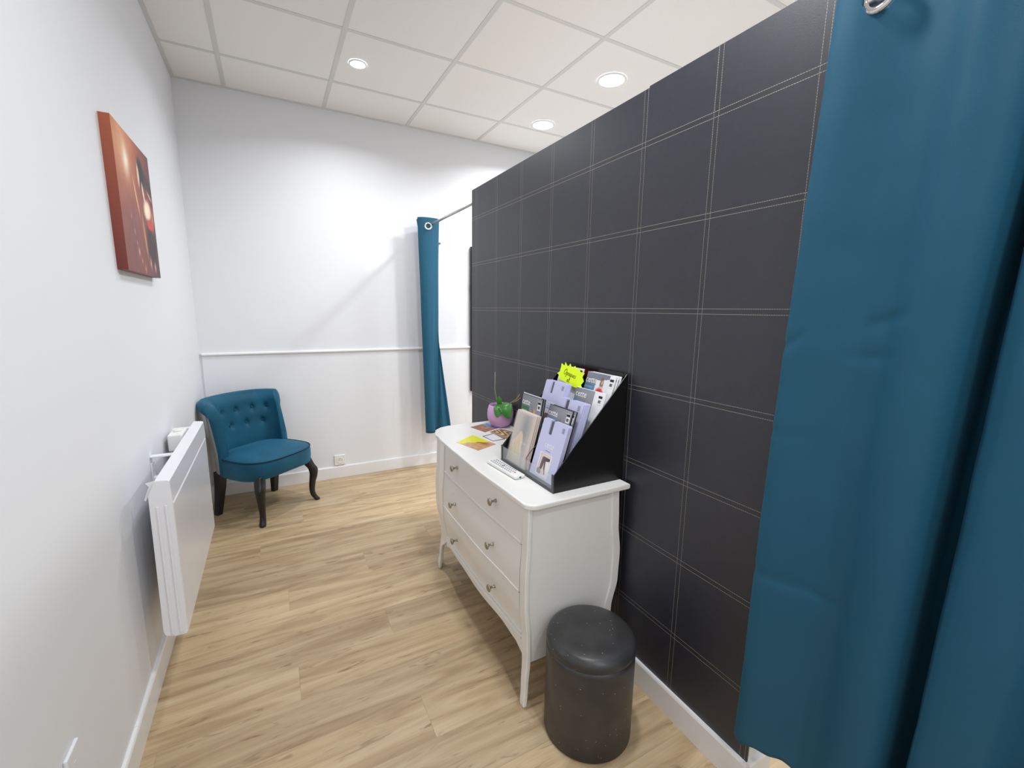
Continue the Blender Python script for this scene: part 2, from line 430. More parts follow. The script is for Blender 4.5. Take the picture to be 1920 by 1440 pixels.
# partition covered with stitched wallpaper (object coords = world coords)
pa = empty('partition_wall', (0, 0, 0), kind='structure')
bx('wallpaper_panel', M_wallpaper, (P, P+0.006, 1.155, Q, 0, 2.077), pa, bev=0.001, seg=1)
bx('wallpaper_panel', M_wallpaper, (P, P+0.006, PN, 1.1545, 0, 2.082), pa, bev=0.001, seg=1)
bx('partition_core', M_wall, (P+0.006, P+PT, PN, Q, 0, 2.075), pa)
def skirt2(name, axis, a, b_, base, sgn):
    o = skirt(name, axis, a, b_, base, sgn); return o
skirt2('baseboard_partition', 'y', PN, Q, P, -1)
skirt2('baseboard_partition_end', 'x', P, P+PT, PN, -1)
skirt2('baseboard_partition_far', 'y', PN, Q, P+PT, 1)

# ------------------------------------------------------------------ downlights
def downlight(x, y, r, label):
    t = empty('downlight', (x, y, H), label=label, cat='light', group='round recessed ceiling downlights')
    bm = bmesh.new(); lathe(bm, [(r*1.02, -0.001), (r*1.0, -0.006), (r*1.12, -0.007), (r*1.2, -0.003), (r*1.2, 0.0)], 40, caps=False)
    finish(bm, 'rim', M_white, t, True)
    bm = bmesh.new(); lathe(bm, [(r*1.03, -0.001), (r*1.03, -0.003)], 40)
    finish(bm, 'diffuser', M_lamp, t)
LL = ['small round ceiling spotlight above the corridor, left of the two larger ones', 'larger round ceiling downlight nearer the camera, above the dark partition',
      'larger round ceiling downlight farther back, near the back wall',
      'round ceiling downlight above the chest of drawers, out of frame', 'round ceiling downlight above the photographer', 'round ceiling downlight beyond the near end of the partition',
      'round ceiling downlight behind the large teal curtain', 'round ceiling downlight by the front wall of the room']
for i, (x, y, r, wt) in enumerate(LAMPS):
    downlight(x, y, r, LL[i])

# ------------------------------------------------------------------ radiator
ra = empty('wall_radiator', (0, 1.745, 0.236), label='white electric panel radiator mounted low on the left wall before the teal chair', cat='radiator')
RL = 0.865; RH = 0.564
# front panel: x .085-.12 ; slot below a reclined top strip
bm = bmesh.new(); box(bm, 0.088, 0.122, 0, RL, 0, RH-0.082, bev=0.006, seg=3); finish(bm, 'front_panel', M_white, ra, True)
for p in ra.children[0].data.polygons: p.use_smooth = False
bm = bmesh.new(); prism(bm, [(0.122, RH-0.077), (0.119, RH-0.004), (0.113, RH), (0.080, RH+0.003), (0.076, RH-0.004), (0.076, RH-0.077)], 'y', 0, RL)
finish(bm, 'top_strip', M_white, ra)
bx('slot', M_dark, (0.075, 0.112, 0.006, RL-0.006, RH-0.084, RH-0.075), ra)
bm = bmesh.new(); prism(bm, [(0.088, 0.012), (0.088, RH-0.08), (0.078, RH-0.006), (0.060, RH-0.045), (0.054, 0.03), (0.060, 0.012)], 'y', 0.012, RL-0.012)
finish(bm, 'rear_casing', M_white, ra)
bm = bmesh.new(); prism(bm, [(0.046, RH-0.062), (0.050, RH-0.066), (0.074, RH-0.020), (0.078, RH-0.001), (0.054, RH-0.006), (0.062, RH-0.018)], 'y', 0.012, 0.015)
finish(bm, 'side_bracket', M_white, ra)
bm = bmesh.new(); prism(bm, [(0.060, 0.013), (0.088, 0.002), (0.1165, 0.002), (0.1215, 0.008), (0.1215, RH-0.077), (0.1185, RH-0.004), (0.113, RH-0.0005), (0.080, RH+0.0015), (0.060, RH-0.045), (0.055, 0.03)], 'y', -0.002, 0.004)
finish(bm, 'end_cap', M_white, ra)
for xr in (0.076, 0.099): bx('end_ridge', M_white, (xr, xr+0.008, -0.0055, -0.0015, 0.012, RH-0.085), ra, bev=0.0018, seg=2)
for y in (0.36, 0.80):
    bm = bmesh.new(); box(bm, 0.0, 0.07, y, y+0.03, RH-0.11, RH-0.10, bev=0.001, seg=1); box(bm, 0.0, 0.006, y-0.006, y+0.036, 0.06, RH-0.04, bev=0.001, seg=1)
    box(bm, 0.0, 0.07, y, y+0.03, RH-0.02, RH-0.014, bev=0.001, seg=1); finish(bm, 'mount_bracket', M_white, ra)
bm = bmesh.new(); box(bm, 0.015, 0.07, 0.60, 0.74, RH-0.07, RH+0.006, bev=0.008, seg=3); finish(bm, 'thermostat_box', M_whplast, ra)
bm = bmesh.new(); lathe(bm, [(0.014, RH+0.006), (0.014, RH+0.011), (0.012, RH+0.013)], 24, 0.042, 0.67); finish(bm, 'control_knob', M_whplast, ra, True)

# ------------------------------------------------------------------ sockets and hook
def socket(name, loc, rot, label):
    t = empty(name, loc, rot, label=label, cat='socket')
    bx('plate', M_whplast, (-0.041, 0.041, -0.011, 0, -0.041, 0.041), t, bev=0.003)
    bm = bmesh.new(); R0 = 0.02
    loft(bm, [[(r*math.cos(a*PI/14), y, r*math.sin(a*PI/14)) for a in range(28)] for r, y in ((0.026, -0.0112), (0.025, -0.013), (0.0195, -0.013), (0.0185, -0.0115))], caps=True)
    finish(bm, 'well', M_whplast, t)
    for s in (-1, 1):
        bm = bmesh.new(); lathe(bm, [(0.0024, 0), (0.0024, 0.002)], 10); finish(bm, 'hole', M_dark, t, loc=(s*0.0095, -0.0112, -0.001), rot=(PI/2, 0, 0))
    bm = bmesh.new(); lathe(bm, [(0.0022, 0), (0.0022, 0.008), (0.001, 0.009)], 10); finish(bm, 'earth_pin', M_nick, t, loc=(0, -0.0112, 0.011), rot=(PI/2, 0, 0))
socket('wall_socket', (0.868, D-0.006, 0.148), (0, 0, 0), 'white square power socket above the back baseboard, right of the chair')
bp_ = empty('cover_plate', (0, 1.163, 0.378), label='small white blank cover plate low on the left wall, at the bottom left corner', cat='cover plate')
bx('plate', M_wall, (0, 0.008, -0.032, 0.032, -0.04, 0.036), bp_, bev=0.003); bx('screw_cap', M_wall, (0.008, 0.0086, -0.004, 0.004, -0.004, 0.004), bp_, bev=0.0002, seg=1)
hk = empty('wall_hook', (1.738, D, 1.913), label='small white knob hook on the back wall right of the far curtain', cat='hook')
bm = bmesh.new(); lathe(bm, [(0.010, 0), (0.010, 0.003), (0.004, 0.005), (0.004, 0.022), (0.009, 0.026), (0.0095, 0.031), (0.006, 0.035)], 20)
finish(bm, 'peg', M_nick, hk, True, rot=(PI/2, 0, 0))
bm = bmesh.new(); lathe(bm, [(0.014, 0), (0.014, 0.0025), (0.012, 0.0035)], 20); finish(bm, 'rosette', M_whplast, hk, True, rot=(PI/2, 0, 0))

# ------------------------------------------------------------------ tall mirror beyond the partition
mi = empty('wall_mirror', (2.016, D-0.006, 0.633), label='black-framed tall mirror on the back wall, its edge showing beside the partition', cat='mirror')
W_, H_ = 0.45, 1.275
bm = bmesh.new()
for d_ in ((0, 0.022, -0.03, 0, 0, H_), (W_-0.022, W_, -0.03, 0, 0, H_), (0.022, W_-0.022, -0.03, 0, 0, 0.022), (0.022, W_-0.022, -0.03, 0, H_-0.022, H_)): box(bm, *d_, bev=0.002, seg=1)
finish(bm, 'frame', M_blackfr, mi)
bx('glass', M_mirror, (0.022, W_-0.022, -0.016, -0.004, 0.022, H_-0.022), mi)

# ------------------------------------------------------------------ canvas painting on the left wall
cv = empty('canvas_painting', (0, 2.0, 1.486), label='square canvas painting of a dark-haired dancer in warm browns and reds on the left wall', cat='painting')
CW = 0.515; CT = 0.03
def paint_bg(u, v):
    c = mix((126, 62, 52), (196, 108, 72), v)
    c = mix(c, (92, 52, 54), (u-0.45)*2.2*(1.0-0.3*v))
    c = mix(c, (120, 70, 78), blob(u, v, 0.28, 0.28, 0.2, 0.28)*0.7)
    return c
def paint(u, v):
    c = paint_bg(u, v)
    c = mix(c, (226, 166, 120), blob(u, v, 0.2, 0.88, 0.22, 0.26, -0.3)*0.85)
    c = mix(c, (255, 244, 222), blob(u, v, 0.27, 0.79, 0.075, 0.10)*1.0)
    c = mix(c, (70, 38, 44), blob(u, v, 0.95, 0.25, 0.2, 0.5)*0.6)
    # dancer
    c = mix(c, (22, 17, 20), blob(u, v, 0.68, 0.79, 0.10, 0.12, 0.15, 3))
    c = mix(c, (50, 40, 46), blob(u, v, 0.88, 0.73, 0.15, 0.08, -0.6, 2)*0.85)
    c = mix(c, (236, 208, 176), blob(u, v, 0.595, 0.765, 0.032, 0.09, 0.0, 3))
    c = mix(c, (240, 214, 186), blob(u, v, 0.70, 0.655, 0.028, 0.085, 0.25, 3))
    c = mix(c, (230, 200, 160), blob(u, v, 0.90, 0.665, 0.08, 0.018, -0.35, 2)*0.95)
    c = mix(c, (156, 48, 42), blob(u, v, 0.88, 0.58, 0.13, 0.07, -0.7, 2)*0.85)
    c = mix(c, (40, 20, 24), blob(u, v, 0.80, 0.26, 0.15, 0.17, 0.1, 3)*0.9)
    c = mix(c, (255, 236, 206), blob(u, v, 0.775, 0.53, 0.125, 0.085, 0.2, 3))
    c = mix(c, (220, 150, 100), blob(u, v, 0.92, 0.46, 0.05, 0.11, -0.4, 2)*0.7)
    c = mix(c, (214, 58, 42), blob(u, v, 0.82, 0.42, 0.11, 0.045, 0, 3))
    c = mix(c, (206, 158, 112), blob(u, v, 0.60, 0.30, 0.028, 0.17, 0.16, 2)*0.85)
    # staff of light and sparks
    c = mix(c, (246, 204, 160), blob(u, v, 0.46, 0.58, 0.016, 0.15, 0.35, 2)*0.9)
    for (a, b_, s, k) in ((0.36, 0.16, 0.02, 0.9), (0.42, 0.1, 0.015, 0.7), (0.3, 0.3, 0.016, 0.6), (0.70, 0.10, 0.03, 0.8), (0.84, 0.08, 0.028, 0.9), (0.50, 0.04, 0.02, 0.7), (0.25, 0.4, 0.012, 0.6), (0.33, 0.22, 0.01, 0.9)):
        c = mix(c, (232, 178, 158), blob(u, v, a, b_, s, s*1.5)*k)
    n = noise.noise(Vector((u*14, v*9, 3)))*9 + noise.noise(Vector((u*50, v*40, 7)))*5
    return [x_+n for x_ in c]
vs = []; fs = []; cols = []
NX = 110
for j in range(NX+1):
    for i in range(NX+1):
        u, v = i/NX, j/NX; vs.append((CT, u*CW, v*(0.496+0.002*u))); cols.append(lin([max(0, min(255, q)) for q in paint(u, v)])+[1])
for j in range(NX):
    for i in range(NX):
        a = j*(NX+1)+i; fs.append((a, a+1, a+NX+2, a+NX+1))
# sides wrap the painting round the stretcher
def side(pts, cfn, n=24):
    b0 = len(vs)
    for k in range(n+1):
        for (x_, q) in ((0.0, 0), (CT, 1)):
            t = k/n; vs.append(pts(t, x_)); cols.append(lin([max(0, min(255, c)) for c in cfn(t)])+[1])
    for k in range(n): a = b0+2*k; fs.append((a, a+1, a+3, a+2))
side(lambda t, x_: (x_, 0, t*0.496), lambda t: mix((112, 48, 40), (172, 92, 62), t))
side(lambda t, x_: (x_, CW, t*0.498), lambda t: paint_bg(1, t))
side(lambda t, x_: (x_, t*CW, 0), lambda t: paint_bg(t, 0))
side(lambda t, x_: (x_, t*CW, 0.496), lambda t: paint_bg(t, 1))
me = bpy.data.meshes.new('painted_canvas'); me.from_pydata(vs, [], fs); at = me.color_attributes.new('ink', 'FLOAT_COLOR', 'POINT')
for i, c in enumerate(cols): at.data[i].color = c
me.materials.append(INK); link(bpy.data.objects.new('painted_canvas', me), cv)
bm = bmesh.new()
for d_ in ((0.001, CT-0.002, 0.002, 0.04, 0.002, 0.494), (0.001, CT-0.002, CW-0.04, CW-0.002, 0.002, 0.494), (0.001, CT-0.002, 0.04, CW-0.04, 0.002, 0.04), (0.001, CT-0.002, 0.04, CW-0.04, 0.456, 0.494)): box(bm, *d_)
finish(bm, 'stretcher_frame', M_tan, cv)

# ------------------------------------------------------------------ curtains
def curtain(label, top_path, bot_path, z0, z1, ntop=160, nz=56, easing=1.0, wr=0.004, seed=0, hem=None, holes=(), creases=(), fold=0.0, bulge=0.0):
    t = empty('eyelet_curtain', (0, 0, 0), label=label, cat='curtain')
    T = catmull(top_path, ntop); B = catmull(bot_path, ntop)
    rings = []
    SS = [i*0.0026 for i in range(31)]+[0.0806+(1-0.0806)*i/nz for i in range(1, nz+1)]
    for s in SS:
        z = z1+(z0-z1)*s; e = s**easing
        row = []
        for i in range(ntop):
            p = T[i].lerp(B[i], e)
            tang = (T[min(i+1, ntop-1)]-T[max(i-1, 0)]).lerp(B[min(i+1, ntop-1)]-B[max(i-1, 0)], e)
            nrm = Vector((tang.y, -tang.x, 0)).normalized() if tang.length > 0 else Vector((1, 0, 0))
            k = noise.noise(Vector((i/ntop*7+seed, z*1.6, seed)))*wr*min(1, s*5+0.2)
            k += noise.noise(Vector((i/ntop*16+seed, z*9, 5+seed)))*wr*0.22
            k += noise.noise(Vector((i/ntop*15+seed, z*0.45, 9+seed)))*fold*min(1, s*4+0.3)
            for (cu_, cz, sl, ln_, am) in creases:
                uu = i/ntop-cu_
                if abs(uu) < ln_: k -= am*math.exp(-((z-cz-sl*uu)/0.011)**2)*(1-(uu/ln_)**2)
            zz = z
            if hem: zz += hem(i/ntop)*s
            q = p+nrm*k; q.y += bulge*math.sin(PI*min(1, s*1.15)) if s < 0.87 else 0
            row.append((q.x, q.y, zz))
        rings.append(row)
    bm = bmesh.new(); loft(bm, rings, close=False, caps=False)
    for (hx, hy, hz) in holes:      # punched holes behind the eyelets
        c = Vector((hx, hy, hz)); bmesh.ops.delete(bm, geom=[v for v in bm.verts if (v.co-c).length < 0.024], context='VERTS')
    o = finish(bm, 'cloth', M_curt, t, True)
    sd = o.modifiers.new('t', 'SOLIDIFY'); sd.thickness = 0.0016; sd.offset = 0
    return t, T, B

def eyelet(parent, loc, nrm, r=0.026):
    bm = bmesh.new(); seg = 28
    ring = []
    for k in range(seg+1): pass
    prof = [(r-0.007, 0.0015), (r-0.006, 0.004), (r-0.002, 0.0055), (r+0.002, 0.005), (r+0.006, 0.0015), (r+0.006, -0.0015), (r+0.002, -0.005), (r-0.002, -0.0055), (r-0.006, -0.004), (r-0.007, -0.0015)]
    rings = [[(a*math.cos(2*PI*i/seg), a*math.sin(2*PI*i/seg), z) for i in range(seg)] for a, z in prof+[prof[0]]]
    loft(bm, rings, caps=False)
    o = finish(bm, 'eyelet', M_chrome, parent, True)
    o.rotation_mode = 'QUATERNION'; o.rotation_quaternion = Vector(nrm).to_track_quat('Z', 'Y'); o.location = loc
    return o

XRod = 1.612; ZRod = 2.026
def wrap_z(x0, x1): pass
# far curtain: bunched against the back wall, its foot swung out to the right
topF = [(1.500, 3.50), (1.525, 3.475), (1.575, 3.462), (1.63, 3.465), (1.668, 3.485), (1.68, 3.53), (1.62, 3.552), (1.54, 3.565), (1.52, 3.59), (1.58, 3.615), (1.66, 3.63), (1.68, 3.65)]
topF = [(a, b_, 0) for a, b_ in topF]
botF = [(1.532, 3.48), (1.545, 3.452), (1.575, 3.44), (1.607, 3.462), (1.598, 3.505), (1.64, 3.53), (1.69, 3.50), (1.735, 3.53), (1.768, 3.52), (1.772, 3.58), (1.70, 3.62), (1.65, 3.64)]
botF = [(a, b_, 0) for a, b_ in botF]
cf, T, B = curtain('narrow bunched teal eyelet curtain hanging at the back wall beyond the dark partition', topF, botF, 0.345, 2.07, ntop=170, easing=0.95, wr=0.004, seed=2, hem=lambda u: 0.0)
eyelet(cf, (1.573, 3.458, 2.004), (-0.25, -1, 0), 0.024)
rd = empty('curtain_rod', (0, 0, 0), label='slim steel curtain rod from the partition to the back wall', cat='curtain rod')
bm = bmesh.new(); tube(bm, [(XRod, Q+0.012, ZRod), (XRod, D-0.013, ZRod)], 0.0095, 14); finish(bm, 'rod', M_rod, rd, True)
for y0, y1 in ((Q, Q+0.012), (D-0.013, D-0.006)):
    bm = bmesh.new(); tube(bm, [(XRod, y0, ZRod), (XRod, y1, ZRod)], 0.019, 18); finish(bm, 'end_socket', M_rod, rd)

# near curtain: wide soft folds from the partition's end toward the camera and past the frame
topN = [(1.62, 0.585), (1.575, 0.597), (1.538, 0.592), (1.530, 0.545), (1.558, 0.46), (1.556, 0.40), (1.530, 0.345), (1.548, 0.300), (1.60, 0.262), (1.68, 0.25), (1.66, 0.235),
        (1.58, 0.232), (1.55, 0.19), (1.548, 0.10), (1.56, 0.04), (1.62, 0.0), (1.69, -0.02), (1.66, -0.05), (1.57, -0.07), (1.545, -0.14), (1.55, -0.22), (1.60, -0.27), (1.69, -0.29)]
botN = [(1.61, 0.575), (1.572, 0.592), (1.548, 0.625), (1.530, 0.632), (1.528, 0.59), (1.564, 0.52), (1.584, 0.455), (1.545, 0.385), (1.560, 0.345), (1.66, 0.330), (1.705, 0.308),
        (1.60, 0.302), (1.560, 0.286), (1.545, 0.235), (1.556, 0.198), (1.62, 0.180), (1.70, 0.16), (1.70, 0.09), (1.64, 0.02), (1.58, -0.06), (1.58, -0.14), (1.69, -0.2)]
topN = [(a, b_, 0) for a, b_ in topN]; botN = [(a, b_, 0) for a, b_ in botN]
cn, T, B = curtain('large teal eyelet curtain in the right foreground covering the near end of the partition', topN, botN, 0.190, 2.085, ntop=420, nz=150, easing=0.9, wr=0.007, seed=11, bulge=0.013, fold=0.010, creases=[(0.075, 1.30, 0.9, 0.030, 0.004), (0.20, 1.36, 0.5, 0.035, 0.004), (0.19, 1.28, 0.15, 0.04, 0.003), (0.12, 0.70, -0.12, 0.13, 0.003), (0.08, 1.08, 0.0, 0.06, 0.0015), (0.42, 0.62, 0.2, 0.04, 0.004), (0.43, 0.50, 0.2, 0.035, 0.004)], holes=[(1.536, 0.517, 1.986), (1.54, 0.12, 1.978)],
                   hem=lambda u: 0.005*math.sin(u*55)+0.004*math.sin(u*130))
eyelet(cn, (1.536, 0.517, 1.986), (-1, 0.05, 0), 0.027)
eyelet(cn, (1.545, 0.12, 1.978), (-1, -0.1, 0), 0.027)
rd2 = empty('curtain_rod', (0, 0, 0), label='steel curtain rod above the large foreground curtain, fixed to the partition end', cat='curtain rod')
bm = bmesh.new(); tube(bm, [(XRod+0.02, PN-0.012, ZRod), (XRod+0.02, -0.6, ZRod)], 0.0095, 14); finish(bm, 'rod', M_rod, rd2, True)
bm = bmesh.new(); tube(bm, [(XRod+0.02, PN-0.0005, ZRod), (XRod+0.02, PN-0.012, ZRod)], 0.019, 18); finish(bm, 'end_socket', M_rod, rd2)

# ------------------------------------------------------------------ chair
ch = empty('slipper_chair', (0.350, 3.323, 0), (0, 0, math.radians(40.3)), label='teal velvet slipper chair with buttoned back and black cabriole legs in the far left corner', cat='chair')
# seat
def seat_outline(n, grow=0.0, zf=None):
    pts = []
    for k in range(n):
        a = 2*PI*k/n; c, s = math.cos(a), math.sin(a); e = 0.55
        x_ = (0.255+grow)*abs(c)**e*(1 if c > 0 else -1)
        yy = abs(s)**e*(1 if s > 0 else -1)
        y_ = yy*(0.215+grow) if yy > 0 else yy*(0.225+grow)-0.02*(1-(x_/0.26)**2)*(-yy)
        # waisted flanks, as the photographed seat narrows toward the back
        x_ *= 1-0.06*max(0, yy)
        pts.append((x_, y_))
    return pts
N = 72
bm = bmesh.new(); rings = []
for z, g in ((0.306, -0.03), (0.302, -0.008), (0.310, -0.002), (0.34, 0.002), (0.38, 0.002), (0.402, -0.002), (0.410, -0.008)):
    rings.append([(x_, y_, z-0.018*(abs(x_)/0.25)**2*(1 if z < 0.315 else 0)) for x_, y_ in seat_outline(N, g)])
for f in (0.93, 0.8, 0.62, 0.4, 0.2, 0.05):
    rings.append([(x_*f, y_*f, 0.412+0.032*(1-f**2.4)) for x_, y_ in seat_outline(N, -0.008)])
loft(bm, rings); finish(bm, 'seat', M_velvet, ch, True)
bm = bmesh.new(); o_ = seat_outline(N, -0.0015); pts = [(x_, y_, 0.408) for x_, y_ in o_]
tube(bm, pts+[pts[0]], 0.0045, 8, caps=False); finish(bm, 'piping', M_piping, ch, True)
# back
NT, NS = 120, 0
buttons = [(u, 0.62) for u in (-0.66, -0.5, -0.16, 0.18, 0.55)]
buttons = [(-0.70, 0.665), (-0.36, 0.665), (0.0, 0.665), (0.36, 0.665), (0.70, 0.665), (-0.54, 0.565), (-0.18, 0.565), (0.18, 0.565), (0.54, 0.565)]
def arc(u, r, z=0.42):    # u -1..1 across; r: outward offset
    a = u*math.radians(86-(22 if u > 0 else 12)*max(0, (z-0.42)/0.36)); A = 0.254+r; Bq = 0.193+r
    return Vector((A*math.sin(a), 0.055+Bq*math.cos(a)**0.9 if math.cos(a) > 0 else 0.055, 0))
def back_pt(u, k):
    """closed section: k indexes a profile of (outward offset, z)"""
    r, z = PROF[k]
    wing = max(0, abs(u)-0.55)/0.45
    zz = z
    if z > 0.45: zz = z-(0.020 if u < 0 else 0.002)*(wing**2)*((z-0.45)/0.33)
    lean = 0.055*max(0, (z-0.42)/0.36)**1.2
    p = arc(u, r+lean*(1-0.5*wing), z); p.z = zz
    return p
PROF = [(-0.050, 0.36), (-0.052, 0.42), (-0.055, 0.47)]
fr = [(-0.054+0.0*s, 0.47+s*(0.715-0.47)) for s in [i/22 for i in range(1, 23)]]
PROF += fr
PROF += [(-0.050, 0.735), (-0.040, 0.755), (-0.022, 0.772), (0.0, 0.780), (0.018, 0.776), (0.032, 0.762), (0.036, 0.742), (0.030, 0.722), (0.018, 0.708), (0.006, 0.69), (0.004, 0.60), (0.004, 0.45), (0.004, 0.31), (-0.004, 0.30), (-0.04, 0.30)]
rings = []
us = [-1+2*i/NT for i in range(NT+1)]
for i, u in enumerate(us):
    row = []
    for k in range(len(PROF)):
        uu = u
        p = back_pt(uu, k)
        r, z = PROF[k]
        if r < -0.03 and z > 0.44:
            d = 0
            for bu, bz in buttons:
                dx = (u-bu)*0.33; dz = (z-bz); q = math.hypot(dx, dz)
                d += 0.020*math.exp(-(q/0.017)**2)+0.006*math.exp(-(q/0.045)**2)
            c_ = Vector((p.x, p.y-0.055, 0)).normalized()
            p = p+c_*min(d, 0.024)
        row.append(tuple(p))
    rings.append(row)
# rounded wing ends
def shrink(row, f, du):
    c = sum((Vector(q) for q in row), Vector())/len(row)
    return [tuple(c+(Vector(q)-c)*f+Vector((0, -du, 0))) for q in row]
rings = [shrink(rings[0], 0.72, 0.018), shrink(rings[0], 0.93, 0.010)]+rings+[shrink(rings[-1], 0.93, 0.010), shrink(rings[-1], 0.72, 0.018)]
bm = bmesh.new(); loft(bm, rings); finish(bm, 'backrest', M_velvet, ch, True)
# grey cloth on the outside of the back
bm = bmesh.new(); rows = []
for u in [-0.97+1.94*i/60 for i in range(61)]:
    row = []
    for z in (0.31, 0.45, 0.6, 0.695):
        wing = max(0, abs(u)-0.55)/0.45; lean = 0.055*max(0, (z-0.42)/0.36)**1.2
        zz = z-((0.020 if u < 0 else 0.002)*(wing**2)*((z-0.45)/0.33) if z > 0.45 else 0)
        p = arc(u, 0.0065+lean*(1-0.5*wing), z); row.append((p.x, p.y, zz))
    rows.append(row)
loft(bm, rows, close=False, caps=False); o = finish(bm, 'back_cover', M_grey, ch, True)
sd = o.modifiers.new('t', 'SOLIDIFY'); sd.thickness = 0.003
for bu, bz in buttons:
    wing = max(0, abs(bu)-0.55)/0.45; lean = 0.055*max(0, (bz-0.42)/0.36)**1.2
    p = arc(bu, -0.054+lean*(1-0.5*wing), bz); c_ = Vector((p.x, p.y-0.055, 0)).normalized(); p = p+c_*0.019; p.z = bz-(0.020 if bu < 0 else 0.002)*(wing**2)*((bz-0.45)/0.33)
    bm = bmesh.new(); bmesh.ops.create_uvsphere(bm, u_segments=12, v_segments=8, radius=0.0085); bmesh.ops.scale(bm, vec=(1, 0.55, 1), verts=bm.verts[:])
    finish(bm, 'button', M_velvet, ch, True, loc=p, rot=(0, 0, -math.atan2(c_.x, c_.y)))
# legs
def cab(sx):
    pts = [(0.185, -0.175, 0.318, 0.024), (0.197, -0.187, 0.27, 0.0255), (0.212, -0.203, 0.235, 0.024), (0.213, -0.205, 0.19, 0.0205), (0.205, -0.197, 0.13, 0.0165), (0.202, -0.195, 0.07, 0.014), (0.210, -0.203, 0.03, 0.0145), (0.222, -0.214, 0.010, 0.0155), (0.224, -0.216, 0.0, 0.014)]
    bm = bmesh.new(); rings = []
    cc = catmull([(a, b_, c) for a, b_, c, d_ in pts], 26)
    for k, p in enumerate(cc):
        r = 1.16*interp([(0, pts[-1][3])]+[(q[2], q[3]) for q in pts[::-1][1:]], p.z)
        rings.append([(sx*(p.x+r*math.copysign(abs(math.cos(t))**0.7, math.cos(t))), p.y+r*math.copysign(abs(math.sin(t))**0.7, math.sin(t)), max(0, p.z)) for t in [2*PI*i/16 for i in range(16)]])
    loft(bm, rings); finish(bm, 'leg', M_leg, ch, True)
cab(1); cab(-1)
for sx in (1, -1):
    bm = bmesh.new(); rings = []
    for z, x_, y_, r in ((0.305, 0.205, 0.155, 0.028), (0.2, 0.207, 0.165, 0.025), (0.1, 0.211, 0.180, 0.021), (0.0, 0.217, 0.195, 0.018)):
        rings.append([(sx*(x_+a*r), y_+b_*r, z) for a, b_ in ((-1, -1), (1, -1), (1, 1), (-1, 1))])
    loft(bm, rings); o = finish(bm, 'leg', M_leg, ch)
    bv = o.modifiers.new('b', 'BEVEL'); bv.width = 0.004; bv.segments = 2

# ------------------------------------------------------------------ chest of drawers
TZ = 0.755
dr = empty('chest_of_drawers', (1.34, 1.63, 0), label='white three-drawer chest with curved legs standing against the dark partition', cat='chest of drawers')
OX, OY = 1.34, 1.63
def FX(y):      # front face in plan (world x)
    return interp([(1.13, 1.140), (1.25, 1.138), (1.5, 1.131), (1.75, 1.134), (1.92, 1.139), (2.02, 1.150), (2.12, 1.178)], y)
def SZ(z):      # bombe profile, outward offset by height
    return interp([(0.0, 0.010), (0.07, 0.001), (0.17, -0.010), (0.26, -0.008), (0.38, 0.009), (0.48, 0.011), (0.60, 0.002), (0.74, -0.002)], z)
# top slab
out = []
fr = [(FX(y)-0.018, y) for y in [1.16+(1.98-1.16)*i/30 for i in range(31)]]
def fillet(cx, cy, r, a0, a1, n=8): return [(cx+r*math.cos(a0+(a1-a0)*i/n), cy+r*math.sin(a0+(a1-a0)*i/n)) for i in range(n+1)]
out = [(1.550, 1.118)]+[(1.30, 1.1165)]+[(1.165, 1.1155)]+fillet(1.163, 1.158, 0.042, -PI/2, -PI, 8)[1:]
out += [p for p in fr if p[1] > 1.17]
out += [(1.128, 2.03), (1.140, 2.075), (1.162, 2.12), (1.195, 2.150), (1.24, 2.165), (1.30, 2.168), (1.550, 2.168)]
bm = bmesh.new()
def off(poly, d):     # move outline towards its centre a little, for the rounded slab edge
    res = []
    n = len(poly)
    for i, p in enumerate(poly):
        a = Vector(poly[i-1]); b_ = Vector(poly[(i+1) % n]); t = (b_-a).normalized(); res.append((p[0]+t.y*d, p[1]-t.x*d))
    return res
def ring(d, z): return [(a-OX, b_-OY, z) for a, b_ in off(out, d)]
loft(bm, [ring(0.004, TZ-0.019), ring(0.0, TZ-0.015), ring(0.0, TZ-0.005), ring(0.0012, TZ-0.0015), ring(0.004, TZ)])
finish(bm, 'top', M_lac, dr)
YN, YF = 1.145, 2.135         # near and far flanks of the body
zs = [0.0+i*0.736/40 for i in range(41)]
# legs/posts with bombe profile (front ones run full height)
def post(yc0, yc1, front, zbot=0.0):
    rings = []
    for z in zs:
        s = SZ(z)*(0.6 if front and yc0 < 1.5 else 1)
        if front:
            sp = 0.4*max(0, s) if z < 0.1 else 0
            xa0 = FX(yc0)-s-0.004; xa1 = FX(yc1)-s-0.004
            taper = 0.0 if z > 0.2 else (0.2-z)/0.2*0.014
            y0, y1 = yc0, yc1
            if yc0 < 1.5: y1 -= taper*1.0; y0 -= sp
            else:
                y0 = yc1-(yc1-yc0)*(1 if z > 0.22 else interp([(0, 0.30), (0.12, 0.34), (0.22, 0.9)], z)); y1 += sp
                xa0 = FX(y0)-s-0.004
            dpt = 0.017-taper*0.1
            rings.append([(xa0-OX, y0-OY, z), (xa0+dpt-OX, y0-OY, z), (xa1+dpt-OX, y1-OY, z), (xa1-OX, y1-OY, z)])
        else:
            xb = 1.524+s*1.5; dpt = 0.034
            rings.append([(xb-dpt-OX, yc0-OY, z), (xb-OX, yc0-OY, z), (xb-OX, yc1-OY, z), (xb-dpt-OX, yc1-OY, z)])
    bm = bmesh.new(); loft(bm, rings); o = finish(bm, 'leg', M_lac, dr)
    bv = o.modifiers.new('b', 'BEVEL'); bv.width = 0.004; bv.segments = 3; bv.limit_method = 'ANGLE'; bv.angle_limit = math.radians(50)
    return o
post(1.138, 1.176, True); post(1.935, 2.128, True); post(1.138, 1.172, False); post(2.10, 2.128, False)
